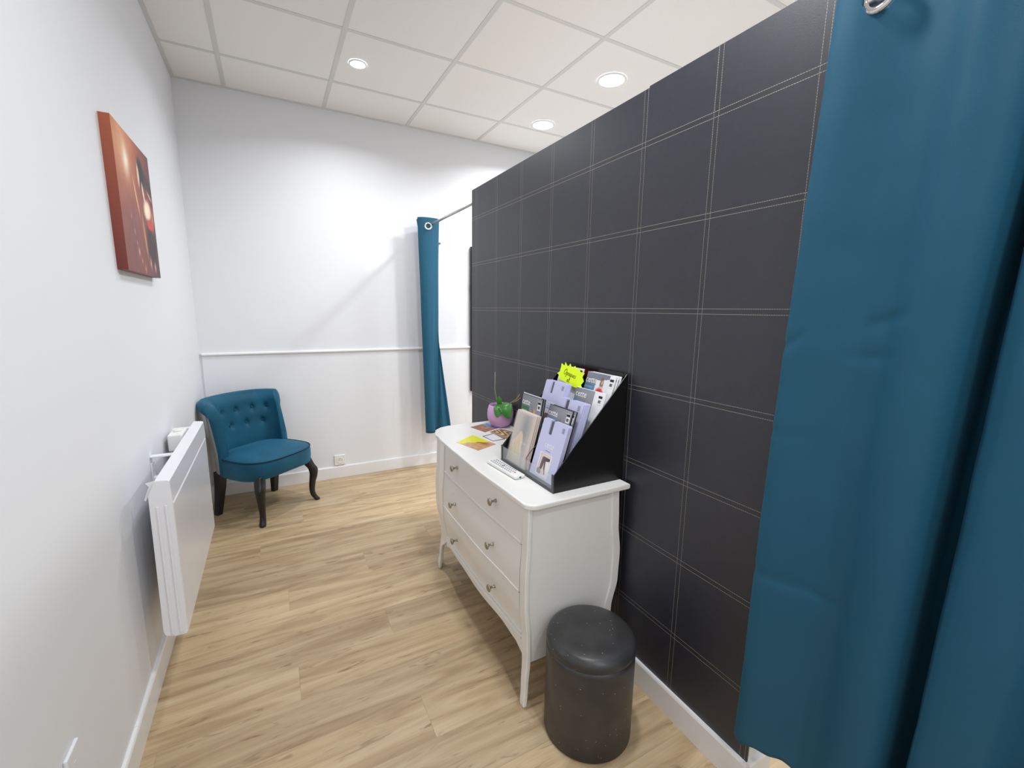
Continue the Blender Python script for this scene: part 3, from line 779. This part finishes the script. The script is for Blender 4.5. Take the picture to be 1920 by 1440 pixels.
# flank panels, slightly recessed
for y0 in (1.143, 2.108):
    rings = []
    for z in [0.165+i*(0.736-0.165)/30 for i in range(31)]:
        xf = FX(y0)-SZ(z)+0.012; xb = 1.51+SZ(z)
        rings.append([(xf-OX, y0-OY, z), (xb-OX, y0-OY, z), (xb-OX, y0+0.016-OY, z), (xf-OX, y0+0.016-OY, z)])
    bm = bmesh.new(); loft(bm, rings); finish(bm, 'side_panel', M_lac, dr)
# carcass behind the drawers
bm = bmesh.new(); rings = []
for z in [0.235+i*(0.736-0.235)/20 for i in range(21)]:
    xf = 1.160-SZ(z); rings.append([(xf-OX, 1.17-OY, z), (1.50-OX, 1.17-OY, z), (1.50-OX, 2.105-OY, z), (xf-OX, 2.105-OY, z)])
loft(bm, rings); finish(bm, 'carcass', M_lac, dr)
def front_piece(name, y0, y1, zf0, zf1, depth, prot, parent=dr, bevel=0.003, ny=28, nz=10):
    """curved front board between y0..y1; zf0(y), zf1(y) give lower and upper edge"""
    rows = []
    bm = bmesh.new()
    A = [[None]*(nz+1) for _ in range(ny+1)]; Bk = [[None]*(nz+1) for _ in range(ny+1)]
    for i in range(ny+1):
        y = y0+(y1-y0)*i/ny
        for j in range(nz+1):
            z = zf0(y)+(zf1(y)-zf0(y))*j/nz; x_ = FX(y)-SZ(z)-prot
            A[i][j] = bm.verts.new((x_-OX, y-OY, z)); Bk[i][j] = bm.verts.new((x_+depth-OX, y-OY, z))
    for i in range(ny):
        for j in range(nz):
            bm.faces.new((A[i][j], A[i+1][j], A[i+1][j+1], A[i][j+1])); bm.faces.new((Bk[i][j], Bk[i][j+1], Bk[i+1][j+1], Bk[i+1][j]))
        bm.faces.new((A[i][0], Bk[i][0], Bk[i+1][0], A[i+1][0])); bm.faces.new((A[i][nz], A[i+1][nz], Bk[i+1][nz], Bk[i][nz]))
    for j in range(nz):
        bm.faces.new((A[0][j], A[0][j+1], Bk[0][j+1], Bk[0][j])); bm.faces.new((A[ny][j], Bk[ny][j], Bk[ny][j+1], A[ny][j+1]))
    o = finish(bm, name, M_lac, parent, False)
    bv = o.modifiers.new('b', 'BEVEL'); bv.width = bevel; bv.segments = 2; bv.limit_method = 'ANGLE'; bv.angle_limit = math.radians(60)
    return o
zc = [(0.592, 0.732), (0.418, 0.588), (0.250, 0.414)]
kz = [0.672, 0.502, 0.325]
for (a, b_), z in zip(zc, kz):
    d = front_piece('drawer', 1.181, 1.932, lambda y: a, lambda y: b_, 0.018, 0.0)
    # raised lip along the lower edge of each drawer front
    rings = []
    for i in range(31):
        y = 1.184+(1.929-1.184)*i/30; x_ = FX(y)-SZ(a)-0.0
        rings.append([(x_+0.001-OX, y-OY, a+0.001), (x_-0.003-OX, y-OY, a+0.002), (x_-0.003-OX, y-OY, a+0.007), (x_+0.001-OX, y-OY, a+0.009)])
    bm = bmesh.new(); loft(bm, rings); finish(bm, 'lip', M_lac, d)
    for y in (1.372, 1.757):
        bm = bmesh.new(); lathe(bm, [(0.0075, 0), (0.0065, 0.003), (0.0045, 0.006), (0.0045, 0.017), (0.010, 0.021), (0.0145, 0.025), (0.0145, 0.0275), (0.011, 0.030), (0.004, 0.031)], 24)
        finish(bm, 'knob', M_nick, d, True, loc=(FX(y)-SZ(z)-OX, y-OY, z), rot=(0, -PI/2, 0))
# arched apron
front_piece('apron', 1.172, 1.945, lambda y: interp([(1.172, 0.170), (1.23, 0.195), (1.35, 0.206), (1.56, 0.200), (1.75, 0.210), (1.88, 0.214), (1.945, 0.195)], y), lambda y: 0.246, 0.022, 0.002)
bm = bmesh.new(); rings = []
for i in range(31):
    y = 1.184+(1.929-1.184)*i/30; x_ = FX(y)-SZ(0.235)-0.002; rings.append([(x_+0.001-OX, y-OY, 0.231), (x_-0.004-OX, y-OY, 0.233), (x_-0.004-OX, y-OY, 0.239), (x_+0.001-OX, y-OY, 0.241)])
loft(bm, rings); finish(bm, 'bead', M_lac, dr)

# ------------------------------------------------------------------ pouf
pf = empty('round_pouf', (1.293, 0.992, 0), label='round dark grey glittery leatherette pouf on the floor beside the white chest', cat='pouf')
R = 0.143
bm = bmesh.new(); lathe(bm, [(R-0.006, 0.0), (R, 0.006), (R, 0.295), (R, 0.3120)], 56); finish(bm, 'body', M_pouf, pf, True)
bm = bmesh.new()
prof = [(R-0.0012, 0.3122), (R, 0.3145), (R, 0.326), (R-0.003, 0.335), (R-0.010, 0.343), (R-0.022, 0.349), (R*0.6, 0.353), (R*0.3, 0.354), (0.005, 0.3545)]
lathe(bm, prof, 56)
finish(bm, 'cushion_top', M_pouf, pf, True)
for p in pf.children[1].data.polygons: p.use_smooth = True

# ------------------------------------------------------------------ display stand
DX0, DX1, DY0, DY1 = 1.252, 1.556, 1.168, 1.552
ds = empty('display_stand', ((DX0+DX1)/2, (DY0+DY1)/2, TZ), label='black tiered counter display stand full of hosiery packs on the white chest', cat='display stand')
SX, SY = (DX0+DX1)/2, (DY0+DY1)/2
def L3(x_, y, z): return (x_-SX, y-SY, z-TZ)
prof = [(DX0, TZ), (DX0, TZ+0.064), (DX1, 1.150), (DX1, TZ)]
for y0 in (DY0, DY1-0.004):
    bm = bmesh.new(); prism(bm, [(a-SX, b_-TZ) for a, b_ in prof], 'y', y0-SY, y0+0.004-SY); finish(bm, 'side_panel', M_black, ds)
bx('back_panel', M_black, (DX1-0.004-SX, DX1-SX, DY0+0.004-SY, DY1-0.004-SY, 0, 1.15-TZ), ds)
bx('base', M_black, (DX0-SX, DX1-0.004-SX, DY0+0.004-SY, DY1-0.004-SY, 0.0005, 0.006), ds)
bm = bmesh.new()
for d_ in ((DX0-0.004, DX0, DY0-0.001, DY0+0.012, TZ, TZ+0.066), (DX0-0.004, DX0, DY1-0.012, DY1+0.001, TZ, TZ+0.066), (DX0-0.004, DX0, DY0+0.012, DY1-0.012, TZ, TZ+0.011)):
    box(bm, d_[0]-SX, d_[1]-SX, d_[2]-SY, d_[3]-SY, d_[4]-TZ, d_[5]-TZ, bev=0.0008, seg=1)
finish(bm, 'front_frame', M_frame, ds)
bx('front_window', M_acr, (DX0-0.002-SX, DX0-0.0008-SX, DY0+0.012-SY, DY1-0.012-SY, 0.011, 0.062), ds)
tiers = [(1.258+0.054*k, TZ+0.006+0.044*k) for k in range(5)]
for k, (x_, z) in enumerate(tiers):
    if k: bx('tier', M_black, (x_-0.004-SX, x_+0.05-SX, DY0+0.0045-SY, DY1-0.0045-SY, z-0.004-TZ, z-TZ), ds); bx('riser', M_black, (x_-0.006-SX, x_-0.0042-SX, DY0+0.0045-SY, DY1-0.0045-SY, z-0.044-TZ, z+0.012-TZ), ds)
def dark_header(u, v):
    c = mix((20, 12, 14), (110, 22, 20), blob(u, v, 0.30, 0.5, 0.25, 0.3)); c = mix(c, (150, 60, 50), blob(u, v, 0.34, 0.6, 0.06, 0.2)*0.6); return mix(c, (16, 14, 18), blob(u, v, 0.85, 0.5, 0.2, 0.8))
hd = printed('header_print', DY1-DY0-0.03, 0.05, dark_header, ds, 40, 8, off=(0, 0, 0), rough=0.3)
hd.location = (DX1-0.0050-SX, 0, 1.10-TZ); hd.rotation_euler = (0, 0, -PI/2)
# wire divider in the front bay
bm = bmesh.new(); yd = 1.362
tube(bm, [(DX0+0.004-SX, yd-SY, 0.006), (DX0+0.004-SX, yd-SY, 0.068), (DX0+0.03-SX, yd-0.004-SY, 0.100), (DX0+0.058-SX, yd-0.01-SY, 0.125)], 0.0013, 6); finish(bm, 'wire_divider', M_inkb, ds)

# ---- hosiery packs
def inpoly(poly, u, v):
    c = False; j = len(poly)-1
    for i in range(len(poly)):
        (xi, yi), (xj, yj) = poly[i], poly[j]
        if (yi > v) != (yj > v) and u < (xj-xi)*(v-yi)/(yj-yi)+xi: c = not c
        j = i
    return c
def p_beige(u, v):
    c = mix((206, 194, 184), (218, 204, 194), u)
    c = mix(c, (146, 144, 142), blob(u, v, 0.60, 0.72, 0.24, 0.42)*0.95)
    if inpoly([(0, 0), (0.74, 0), (0.66, 0.12), (0.70, 0.24), (0.60, 0.36), (0.62, 0.46), (0.56, 0.60), (0.46, 0.66), (0.36, 0.62), (0.26, 0.50), (0.12, 0.42), (0, 0.20)], u, v):
        c = mix((236, 222, 194), (226, 206, 172), v*1.3)
        c = mix(c, (196, 164, 126), (blob(u, v, 0.47, 0.40, 0.014, 0.13, 0.1)+blob(u, v, 0.36, 0.34, 0.012, 0.13, -0.1)+blob(u, v, 0.26, 0.36, 0.012, 0.09))*0.8)
    return mix(c, (196, 180, 160), blob(u, v, 0.08, 0.1, 0.1, 0.2)*0.6)
def p_legs(u, v):
    c = (222, 204, 202)
    if inpoly([(0.60, 0.62), (0.78, 0.72), (1, 0.66), (1, 0), (0.55, 0)], u, v): c = (238, 232, 232)
    if inpoly([(0, 0.22), (0.20, 0.28), (0.42, 0.14), (0.36, 0.02), (0.05, 0.04)], u, v): c = (92, 84, 88)
    if inpoly([(0.47, 0.68), (0.63, 0.68), (0.70, 0.36), (0.82, 0.10), (0.72, 0.06), (0.58, 0.34)], u, v): c = (104, 88, 90)
    if inpoly([(0.26, 0.80), (0.36, 0.86), (0.95, 0.86), (0.98, 0.76), (0.84, 0.70), (0.50, 0.66), (0.46, 0.40), (0.34, 0.10), (0.20, 0.10), (0.22, 0.46)], u, v): c = mix((134, 108, 106), (78, 66, 70), u*1.2)
    return c
def p_cette(base, side_):
    def f(u, v):
        c = mix((100, 104, 112), (150, 152, 158), v*0.6+0.4*u); c = mix(c, base, 1 if (u < 0.42 and 0.46 < v < 0.80) else 0); c = mix(c, (225, 230, 225), 0.55 if (0.06 < u < 0.34 and (0.69 < v < 0.705 or 0.62 < v < 0.632 or 0.57 < v < 0.582)) else 0)
        c = mix(c, (196, 160, 128), blob(u, v, 0.66, 0.66, 0.09, 0.12, 0, 2)); c = mix(c, (132, 92, 62), blob(u, v, 0.60, 0.62, 0.05, 0.17, 0, 2)*0.8)
        c = mix(c, (200, 170, 148), blob(u, v, 0.68, 0.40, 0.2, 0.16, 0.4, 2)); return mix(c, (66, 66, 74), blob(u, v, 0.8, 0.1, 0.4, 0.12, 0, 2))
    return f
def p_redlady(u, v):
    c = mix((132, 134, 146), (118, 120, 134), u*1.4) if v > 0.9-0.03*math.sin(u*4) or u < 0.48 else (228, 228, 232)
    c = mix(c, (92, 132, 168), 1 if (u < 0.46 and v < 0.80) else 0)
    c = mix(c, (150, 178, 200), 0.6 if (u < 0.36 and 0.72 < v < 0.75) else 0)
    c = mix(c, (228, 228, 232), 1 if (0.46 <= u < 0.56 and v < 0.78) else 0)
    c = mix(c, (106, 82, 68), blob(u, v, 0.72, 0.82, 0.075, 0.115, 0.1, 3)); c = mix(c, (224, 186, 162), blob(u, v, 0.73, 0.845, 0.032, 0.045, 0, 2))
    c = mix(c, (224, 184, 162), blob(u, v, 0.72, 0.755, 0.10, 0.03, 0, 2)); return mix(c, (206, 34, 44), blob(u, v, 0.70, 0.665, 0.17, 0.075, -0.1, 3))

WI, HE = 0.155, 0.212
def pack(x_, y, z, style, label, width=WI, height=HE, lean=17, group=None, turn=0, front=True):
    """one hosiery pack leaning back in a tier; (x,y,z) = foot centre"""
    t = empty('hosiery_pack', (x_, y, z), (math.radians(-lean), 0, math.radians(-90+turn)), label=label, cat='hosiery pack', group=group)
    hw = width/2; th = 0.005
    bodymat = {'lav': M_lav, 'beige': M_beige, 'green': M_darkhose, 'dark': M_darkhose, 'blue': M_paper, 'red': M_paper, 'white': M_paper}[style]
    if style == 'lav':    # card with a hook slot in its upper edge region: frame of pieces round the slot
        poly = [(-hw, 0), (hw, 0), (hw, height-0.004), (hw-0.004, height), (0.012-0.02, height), (0.012-0.02, height-0.052), (-0.030, height-0.052), (-0.030, height), (-hw+0.004, height), (-hw, height-0.004)]
        bm = bmesh.new(); prism(bm, poly, 'y', 0, th)
        finish(bm, 'card', bodymat, t); bx('hosiery', M_lavd if not front else mat_hose(), (-hw+0.004, hw-0.004, th, th+0.002, 0.003, height-0.004), t)
    else:
        bx('card', bodymat, (-hw, hw, 0, th, 0, height), t, bev=0.0012, seg=1)
        if label.startswith('grey pack with green'): bx('white_backing', M_paper, (-hw-0.004, hw-0.02, th, th+0.0006, 0, height+0.004), t)
    f = -0.0004
    def bar(x0, z0, hdr=M_inkb, w_=0.022):
        bx('barcode_label', M_paper, (x0, x0+w_, f*2.2, f*1.2, z0, z0+0.034), t)
        bm = bmesh.new(); box(bm, x0+0.001, x0+w_-0.001, f*3.4, f*2.4, z0+0.0235, z0+0.0325)
        xx = x0+0.004
        for q in (1, .6, 1.2, .7, .7, 1.1, .6, 1): box(bm, xx, xx+q*0.0010, f*3.4, f*2.4, z0+0.006, z0+0.017); xx += q*0.001+0.0009
        finish(bm, 'barcode', M_inkb, t)
    if not front: return t
    if style == 'lav':
        text('cette', 0.030, M_inkw, t, (0.0, f*1.5, height*0.575), sx=0.95)
        bx('caption', M_lavd, (-0.018, 0.016, f*1.5, f*0.5, height*0.475, height*0.482), t)
        bx('photo_border', M_paper, (-0.042, 0.034, f*1.6, f*0.6, 0.008, height*0.435), t)
        pr_ = printed('photo', 0.066, height*0.40-0.006, p_legs, t, 80, 100, off=(-0.004, f*2.4, 0.012))
        bx('barcode_label', mat_lavgrey(), (0.048, 0.062, f*1.6, f*0.6, height-0.030, height-0.012), t)
    elif style == 'beige':
        printed('photo', width-0.002, height-0.012, p_beige, t, 50, 60, off=(0, f, 0.003))
        for i in range(5): bx('lettering', M_inkw, (0.008+i*0.008, 0.0095+i*0.008, f*2, f*1.2, height*0.42, height*0.452), t)
        bx('film_sleeve', M_film, (-hw-0.002, hw-0.022, -0.0042, -0.0032, 0.001, height-0.006), t)
    elif style in ('green', 'dark'):
        printed('photo', width-0.004, height-0.004, p_cette((58, 108, 72) if style == 'green' else (112, 134, 168), 0), t, 50, 60, off=(0, f, 0.002), rough=0.3)
        text('cette', 0.033, M_inkw, t, (-hw+0.036, f*2.2, height-0.030), sx=0.9)
        bar(hw-0.030, height-0.048)
    elif style == 'blue':
        printed('photo', width-0.06, height-0.004, p_cette((104, 140, 172), 0), t, 46, 60, off=(-0.029, f, 0.002), rough=0.3)
        text('cette', 0.034, M_inkw, t, (-hw+0.038, f*2.2, height-0.024), sx=0.95)
        bar(hw-0.034, height-0.046)
    elif style == 'red':
        printed('photo', width-0.03, height-0.002, p_redlady, t, 60, 70, off=(-0.014, f, 0.001), rough=0.3)
        text('cette', 0.034, M_inkw, t, (-hw+0.034, f*2.2, height-0.030), sx=0.95)
        bar(hw-0.026, height-0.046)
    elif style == 'white':
        bar(hw-0.026, height-0.040)
    return t
_h = {}
def mat_hose():
    if 'h' not in _h: _h['h'] = mat('dark folded tights', (92, 90, 96), 0.6)
    return _h['h']
def mat_lavgrey():
    if 'l' not in _h: _h['l'] = mat('grey lilac print', (150, 150, 178), 0.6)
    return _h['l']
BL, BR = 1.448, 1.2575     # bay centres (far/left, near/right)
def stack(x_, y, z, style, labels, dx=0.0095, dy=0.0, width=WI, lean=17, height=HE):
    for i, lb in enumerate(labels):
        pack(x_+dx*i, y+dy*i, z, style, lb, lean=lean, width=width, height=height, front=(i == 0 or style in ('green', 'dark', 'red', 'blue')))
    return
stack(1.261, BL+0.013, TZ+0.009, 'beige', ['beige pack with blonde woman in clear sleeve, front row left of the display stand', 'beige pack directly behind the sleeved blonde woman pack', 'rearmost beige pack of the front row left, behind two beige packs'], dx=0.006, dy=-0.003, width=0.147, lean=15)
stack(1.263, BR+0.014, TZ+0.016, 'lav', ['lavender pack with photo of crossed legs in tights, front row right', 'lavender pack directly behind the one with the legs photo', 'rearmost lavender pack of the front row right, behind two others'], dx=0.0055)
stack(1.309, BL+0.017, tiers[1][1]+0.018, 'green', ['grey pack with green block and woman, second row left of the display', 'dark pack tucked behind the green-block pack, second row left'], dx=0.006, dy=-0.006, lean=9, width=0.152)
stack(tiers[1][0]+0.001, 1.314, tiers[1][1]+0.006, 'dark', ['dark grey pack with blue-grey block and barcode, second row right', 'dark pack tucked behind the dark grey one in the second row right'], dx=0.007, dy=-0.013, width=0.150)
stack(tiers[2][0]+0.012, BL-0.001, tiers[2][1]+0.036, 'lav', ['lavender pack with grey hook slot left of the yellow star, third row', 'second lavender pack of the stack under the yellow star', 'third lavender pack of the stack under the yellow star', 'rearmost lavender pack of the stack under the yellow star'], dx=0.0045, dy=-0.004, width=0.140)
stack(tiers[2][0]-0.016, BR+0.046, tiers[2][1]-0.011, 'lav', ['lavender pack behind the dark grey pack, third row right', 'second lavender pack of the stack third row right', 'third lavender pack of the stack third row right', 'rearmost lavender pack of the stack third row right'], dx=0.0055, dy=-0.004)
stack(tiers[3][0]-0.006, BR+0.014, tiers[3][1]-0.016, 'blue', ['blue and white pack with large white wordmark, fourth row right'], width=0.172)
stack(tiers[4][0]-0.020, BL-0.002, tiers[4][1]+0.004, 'white', ['white pack at the back left, mostly hidden by the yellow star'])
stack(tiers[4][0]-0.014, BR+0.012, tiers[4][1]-0.002, 'red', ['grey pack with woman in red, top row right of the display', 'white-edged pack directly behind the woman in red', 'rearmost white-edged pack behind the woman in red, touching the black back panel'], dx=0.008, dy=-0.0045, width=0.160)

# ---- yellow star tag
sp_ = [(-0.0873, -0.0003), (-0.0703, 0.0118), (-0.0758, 0.0445), (-0.0514, 0.0366), (-0.0517, 0.052), (-0.0267, 0.0344), (-0.0163, 0.0493), (-0.0, 0.0336), (0.0197, 0.0434), (0.0333, 0.0308), (0.0478, 0.0382), (0.0604, 0.0245), (0.0885, 0.0224), (0.0809, 0.0069), (0.0968, -0.0091), (0.0855, -0.0244), (0.1051, -0.0433), (0.0457, -0.0396), (0.0111, -0.0342), (-0.066, -0.0214), (-0.0666, -0.009)]
st = empty('star_tag', (1.4915, 1.43, 1.11), (math.radians(-16.7), 0, -PI/2), label='fluorescent yellow star-shaped tag with black handwriting stuck on top of the display stand packs', cat='tag')
bm = bmesh.new(); prism(bm, sp_, 'y', 0, 0.0006); finish(bm, 'card', M_yel, st)
GL = {  # pen strokes of each handwritten letter, in letter units
    'O': ([[(0.45, 1.0), (0.1, 0.8), (0.0, 0.4), (0.2, 0.0), (0.55, 0.1), (0.7, 0.5), (0.6, 0.85), (0.35, 1.0), (0.3, 0.8)]], 0.75),
    'p': ([[(0.05, 0.5), (0.08, 0.0), (0.05, -0.45)], [(0.07, 0.35), (0.3, 0.5), (0.42, 0.25), (0.25, 0.02), (0.08, 0.1)]], 0.5),
    'a': ([[(0.4, 0.45), (0.15, 0.48), (0.02, 0.2), (0.2, 0.0), (0.38, 0.2), (0.4, 0.45), (0.42, 0.1), (0.55, 0.05)]], 0.56),
    'q': ([[(0.4, 0.45), (0.15, 0.48), (0.02, 0.2), (0.2, 0.0), (0.38, 0.2), (0.4, 0.45), (0.38, -0.4)]], 0.5),
    'u': ([[(0.02, 0.48), (0.05, 0.1), (0.2, 0.0), (0.36, 0.2), (0.38, 0.48), (0.4, 0.1), (0.52, 0.05)]], 0.54),
    'e': ([[(0.02, 0.22), (0.35, 0.3), (0.25, 0.48), (0.05, 0.35), (0.08, 0.08), (0.3, 0.0), (0.45, 0.1)]], 0.48),
    's': ([[(0.32, 0.48), (0.1, 0.4), (0.15, 0.26), (0.32, 0.15), (0.2, 0.0), (0.0, 0.05)]], 0.42),
    't': ([[(0.15, 0.85), (0.12, 0.2), (0.2, 0.0), (0.35, 0.06)], [(-0.02, 0.52), (0.36, 0.56)]], 0.4)}
def handwrite(word, x0, z0, s, slope):
    bm = bmesh.new(); x_ = x0
    for chx in word:
        strokes, adv = GL[chx]
        for stk in strokes:
            pts = catmull([(x_+(a+b_*0.18)*s, -0.0007, z0+b_*s+(x_-x0)*slope) for a, b_ in stk], len(stk)*3)
            tube(bm, pts, 0.0007, 5)
        x_ += adv*s
    finish(bm, 'handwriting', M_inkb, st)
handwrite('Opaques', -0.042, 0.003, 0.0225, -0.12)
handwrite('et', -0.010, -0.025, 0.022, -0.05)

# ------------------------------------------------------------------ remote control
def quad_thing(name, pts, label, cat):
    c = sum((Vector(p) for p in pts), Vector((0, 0)))/len(pts)
    return empty(name, (c.x, c.y, TZ), label=label, cat=cat), [(p[0]-c.x, p[1]-c.y) for p in pts]
rm = empty('remote_control', (1.208, 1.438, TZ), (0, 0, math.radians(-86)), label='slim white remote control with grey keys lying in front of the display stand', cat='remote control')
# local x runs along the length toward the camera
bm = bmesh.new(); box(bm, -0.105, 0.105, -0.023, 0.023, 0.0005, 0.014, bev=0.005, seg=3); finish(bm, 'body', M_whplast, rm)
bx('underside', M_dark, (-0.102, 0.102, -0.020, 0.020, 0.0, 0.0006), rm)
random.seed(5)
for i in range(13):
    for j in (-1, 0, 1):
        if i in (5, 6) and j == 0: continue
        x_ = -0.085+i*0.0128
        if i == 12 and j != 0: continue
        bm = bmesh.new(); lathe(bm, [(0.0036, 0.0138), (0.0036, 0.0152), (0.003, 0.0156)], 10, x_, j*0.0125)
        finish(bm, 'key', M_red if (i == 12) else M_button, rm)
bm = bmesh.new(); lathe(bm, [(0.0075, 0.0138), (0.0075, 0.0155), (0.0045, 0.0155), (0.004, 0.0148)], 20, -0.085+5.5*0.0128, 0); finish(bm, 'navigation_ring', M_button, rm)
bx('infrared_window', M_dark, (0.1045, 0.1055, -0.004, 0.004, 0.005, 0.010), rm)

# ------------------------------------------------------------------ cards and leaflets on the chest
def flyer(pts, z, fn, label, th=0.0008, extra=None, back=M_paper, border=0.0):
    """pts: 4 world corners p00,p10,p11,p01"""
    c = sum((Vector((p[0], p[1])) for p in pts), Vector((0, 0)))/4
    t = empty('leaflet', (c.x, c.y, z), label=label, cat='leaflet')
    lp = [Vector((p[0]-c.x, p[1]-c.y)) for p in pts]
    bm = bmesh.new(); prism(bm, [tuple(p) for p in lp], 'z', 0, th); finish(bm, 'sheet', back, t)
    vs = []; fs = []; cols = []; n = 44
    for j in range(n+1):
        for i in range(n+1):
            u, v = i/n, j/n; uu = border+(1-2*border)*u; vv = border+(1-2*border)*v
            p = lp[0]*(1-uu)*(1-vv)+lp[1]*uu*(1-vv)+lp[2]*uu*vv+lp[3]*(1-uu)*vv
            vs.append((p.x, p.y, th+0.0002)); cols.append(lin([max(0, min(255, q)) for q in fn(u, v)])+[1])
    for j in range(n):
        for i in range(n): a = j*(n+1)+i; fs.append((a, a+1, a+n+2, a+n+1))
    me = bpy.data.meshes.new('print'); me.from_pydata(vs, [], fs); at = me.color_attributes.new('ink', 'FLOAT_COLOR', 'POINT')
    for i, q in enumerate(cols): at.data[i].color = q
    me.materials.append(INK_GLOSS); link(bpy.data.objects.new('print', me), t)
    return t
def f_sand(u, v):
    n = noise.noise(Vector((u*9, v*9, 1)))*26
    c = mix((96, 140, 196), (170, 200, 232), (v-0.6)*3) if v > 0.62+0.06*math.sin(u*9) else [168+n, 118+n, 96+n]
    c = mix(c, (206, 170, 110), blob(u, v, 0.5, 0.45, 0.16, 0.16)*0.8); return mix(c, (70, 80, 70), blob(u, v, 0.55, 0.5, 0.06, 0.06)*0.8)
def f_gold(u, v):
    s = 0.5+0.5*math.sin(22*(u+0.35*math.sin(v*6))+9*v); c = mix((96, 82, 66), (214, 186, 120), s)
    c = mix(c, (240, 226, 180), blob(u, v, 0.5, 0.3, 0.1, 0.05)); return mix(c, (150, 140, 132), blob(u, v, 0.2, 0.7, 0.2, 0.4)*0.8)
def f_yellow(u, v):
    u = 1-u
    n = noise.noise(Vector((u*8, v*8, 4)))*22
    c = [206+n, 160+n, 112+n]; c = mix(c, (150, 92, 52), blob(u, v, 0.72, 0.7, 0.16, 0.12, 0.4)); c = mix(c, (224, 150, 110), blob(u, v, 0.62, 0.5, 0.2, 0.07, 0.8)*0.9)
    c = mix(c, (60, 44, 30), blob(u, v, 0.5, 0.62, 0.05, 0.05))
    edge = 0.60-0.42*v*v+0.03*math.sin(u*20)
    return mix(c, (232, 226, 20), 1 if (u < 0.16+0.60*v+0.03*math.sin(v*17) and v > 0.0) else 0)
def f_frame(u, v):
    e = min(u, 1-u, v, 1-v); return (84, 86, 92) if e < 0.07 else (232, 234, 238)
def f_red(u, v):
    c = (236, 232, 234)
    if 0.25 < v < 0.8 and u < 0.6: c = (200, 44, 62)
    return mix(c, (244, 236, 238), blob(u, v, 0.3, 0.5, 0.1, 0.08))
flyer([(1.361, 1.950), (1.329, 2.084), (1.457, 2.132), (1.497, 2.012)], TZ, f_sand, 'leaflet with blue sky and sandy mound photo, farthest on the chest before the pot', border=0.03)
flyer([(1.331, 1.800), (1.322, 1.900), (1.395, 1.925), (1.402, 1.806)], TZ, f_frame, 'white card with grey border between the yellow leaflet and the display stand')
flyer([(1.405, 1.800), (1.385, 1.952), (1.465, 1.984), (1.520, 1.830)], TZ+0.0012, f_gold, 'brown and gold patterned leaflet between the pot and the display stand')
flyer([(1.212, 1.703), (1.171, 1.862), (1.288, 1.940), (1.325, 1.752)], TZ+0.0001, f_yellow, 'leaflet with bright yellow corner and orange photo, nearest the chest front edge')
flyer([(1.335, 1.640), (1.338, 1.790), (1.396, 1.790), (1.392, 1.640)], TZ+0.0002, f_red, 'white leaflet with a red block partly behind the display stand')

# ------------------------------------------------------------------ orchid pot
pp = empty('potted_orchid', (1.4915, 2.038, TZ), label='small orchid with round green leaves in a lilac pot on the chest', cat='potted plant')
bm = bmesh.new(); lathe(bm, [(0.034, 0.0), (0.044, 0.003), (0.058, 0.020), (0.067, 0.043), (0.070, 0.066), (0.068, 0.090), (0.062, 0.112), (0.0595, 0.118), (0.0565, 0.117), (0.058, 0.10), (0.059, 0.092)], 40); finish(bm, 'pot', M_pot, pp, True)
bm = bmesh.new(); lathe(bm, [(0.0585, 0.096), (0.05, 0.101), (0.03, 0.104), (0.01, 0.103)], 24); finish(bm, 'bark', M_soil, pp, True)
def leaf(name, base, tip, width, arch, cup=0.12, m=M_leaf, th=0.0015, side_=(0.88, -0.48, 0)):
    base, tip = Vector(base), Vector(tip); ax = tip-base; side_ = Vector(side_); side_ = (side_-ax.normalized()*side_.dot(ax.normalized())).normalized(); upv = side_.cross(ax).normalized(); rows = []
    if upv.z < 0 and abs(ax.normalized().z) < 0.8: upv = -upv
    for i in range(17):
        s = i/16; wv = width*0.5*(math.sin(PI*min(1, s*0.94+0.04))**0.55)*(0.85+0.2*s)
        c = base+ax*s+upv*arch*math.sin(PI*s)
        rows.append([tuple(c+side_*wv*t+upv*(abs(t)**1.5*width*cup)) for t in (-1, -0.75, -0.45, -0.15, 0, 0.15, 0.45, 0.75, 1)])
    bm = bmesh.new(); loft(bm, rows, close=False, caps=False); o = finish(bm, name, m, pp, True)
    sd = o.modifiers.new('t', 'SOLIDIFY'); sd.thickness = th
leaf('leaf', (0.002, -0.012, 0.124), (0.004, -0.088, 0.060), 0.068, 0.034)
leaf('leaf', (-0.006, -0.008, 0.118), (-0.046, -0.056, 0.064), 0.050, 0.030)
leaf('leaf', (-0.006, -0.006, 0.108), (-0.016, -0.012, 0.165), 0.030, 0.003)
bm = bmesh.new(); tube(bm, [(-0.012, 0.0, 0.10), (-0.020, 0.008, 0.15), (-0.028, 0.012, 0.20), (-0.028, 0.010, 0.292)], [0.0018, 0.0016, 0.0013, 0.0016], 7); finish(bm, 'flower_stalk', M_stemg, pp, True)
bm = bmesh.new(); tube(bm, [(0.01, -0.01, 0.10), (0.026, -0.055, 0.132), (0.040, -0.10, 0.160), (0.045, -0.125, 0.190)], [0.002, 0.0025, 0.0028, 0.0022], 7)
tube(bm, [(0.030, -0.065, 0.138), (0.036, -0.10, 0.150), (0.050, -0.125, 0.172)], [0.002, 0.002, 0.0015], 6); finish(bm, 'dry_stalk', M_tan, pp, True)
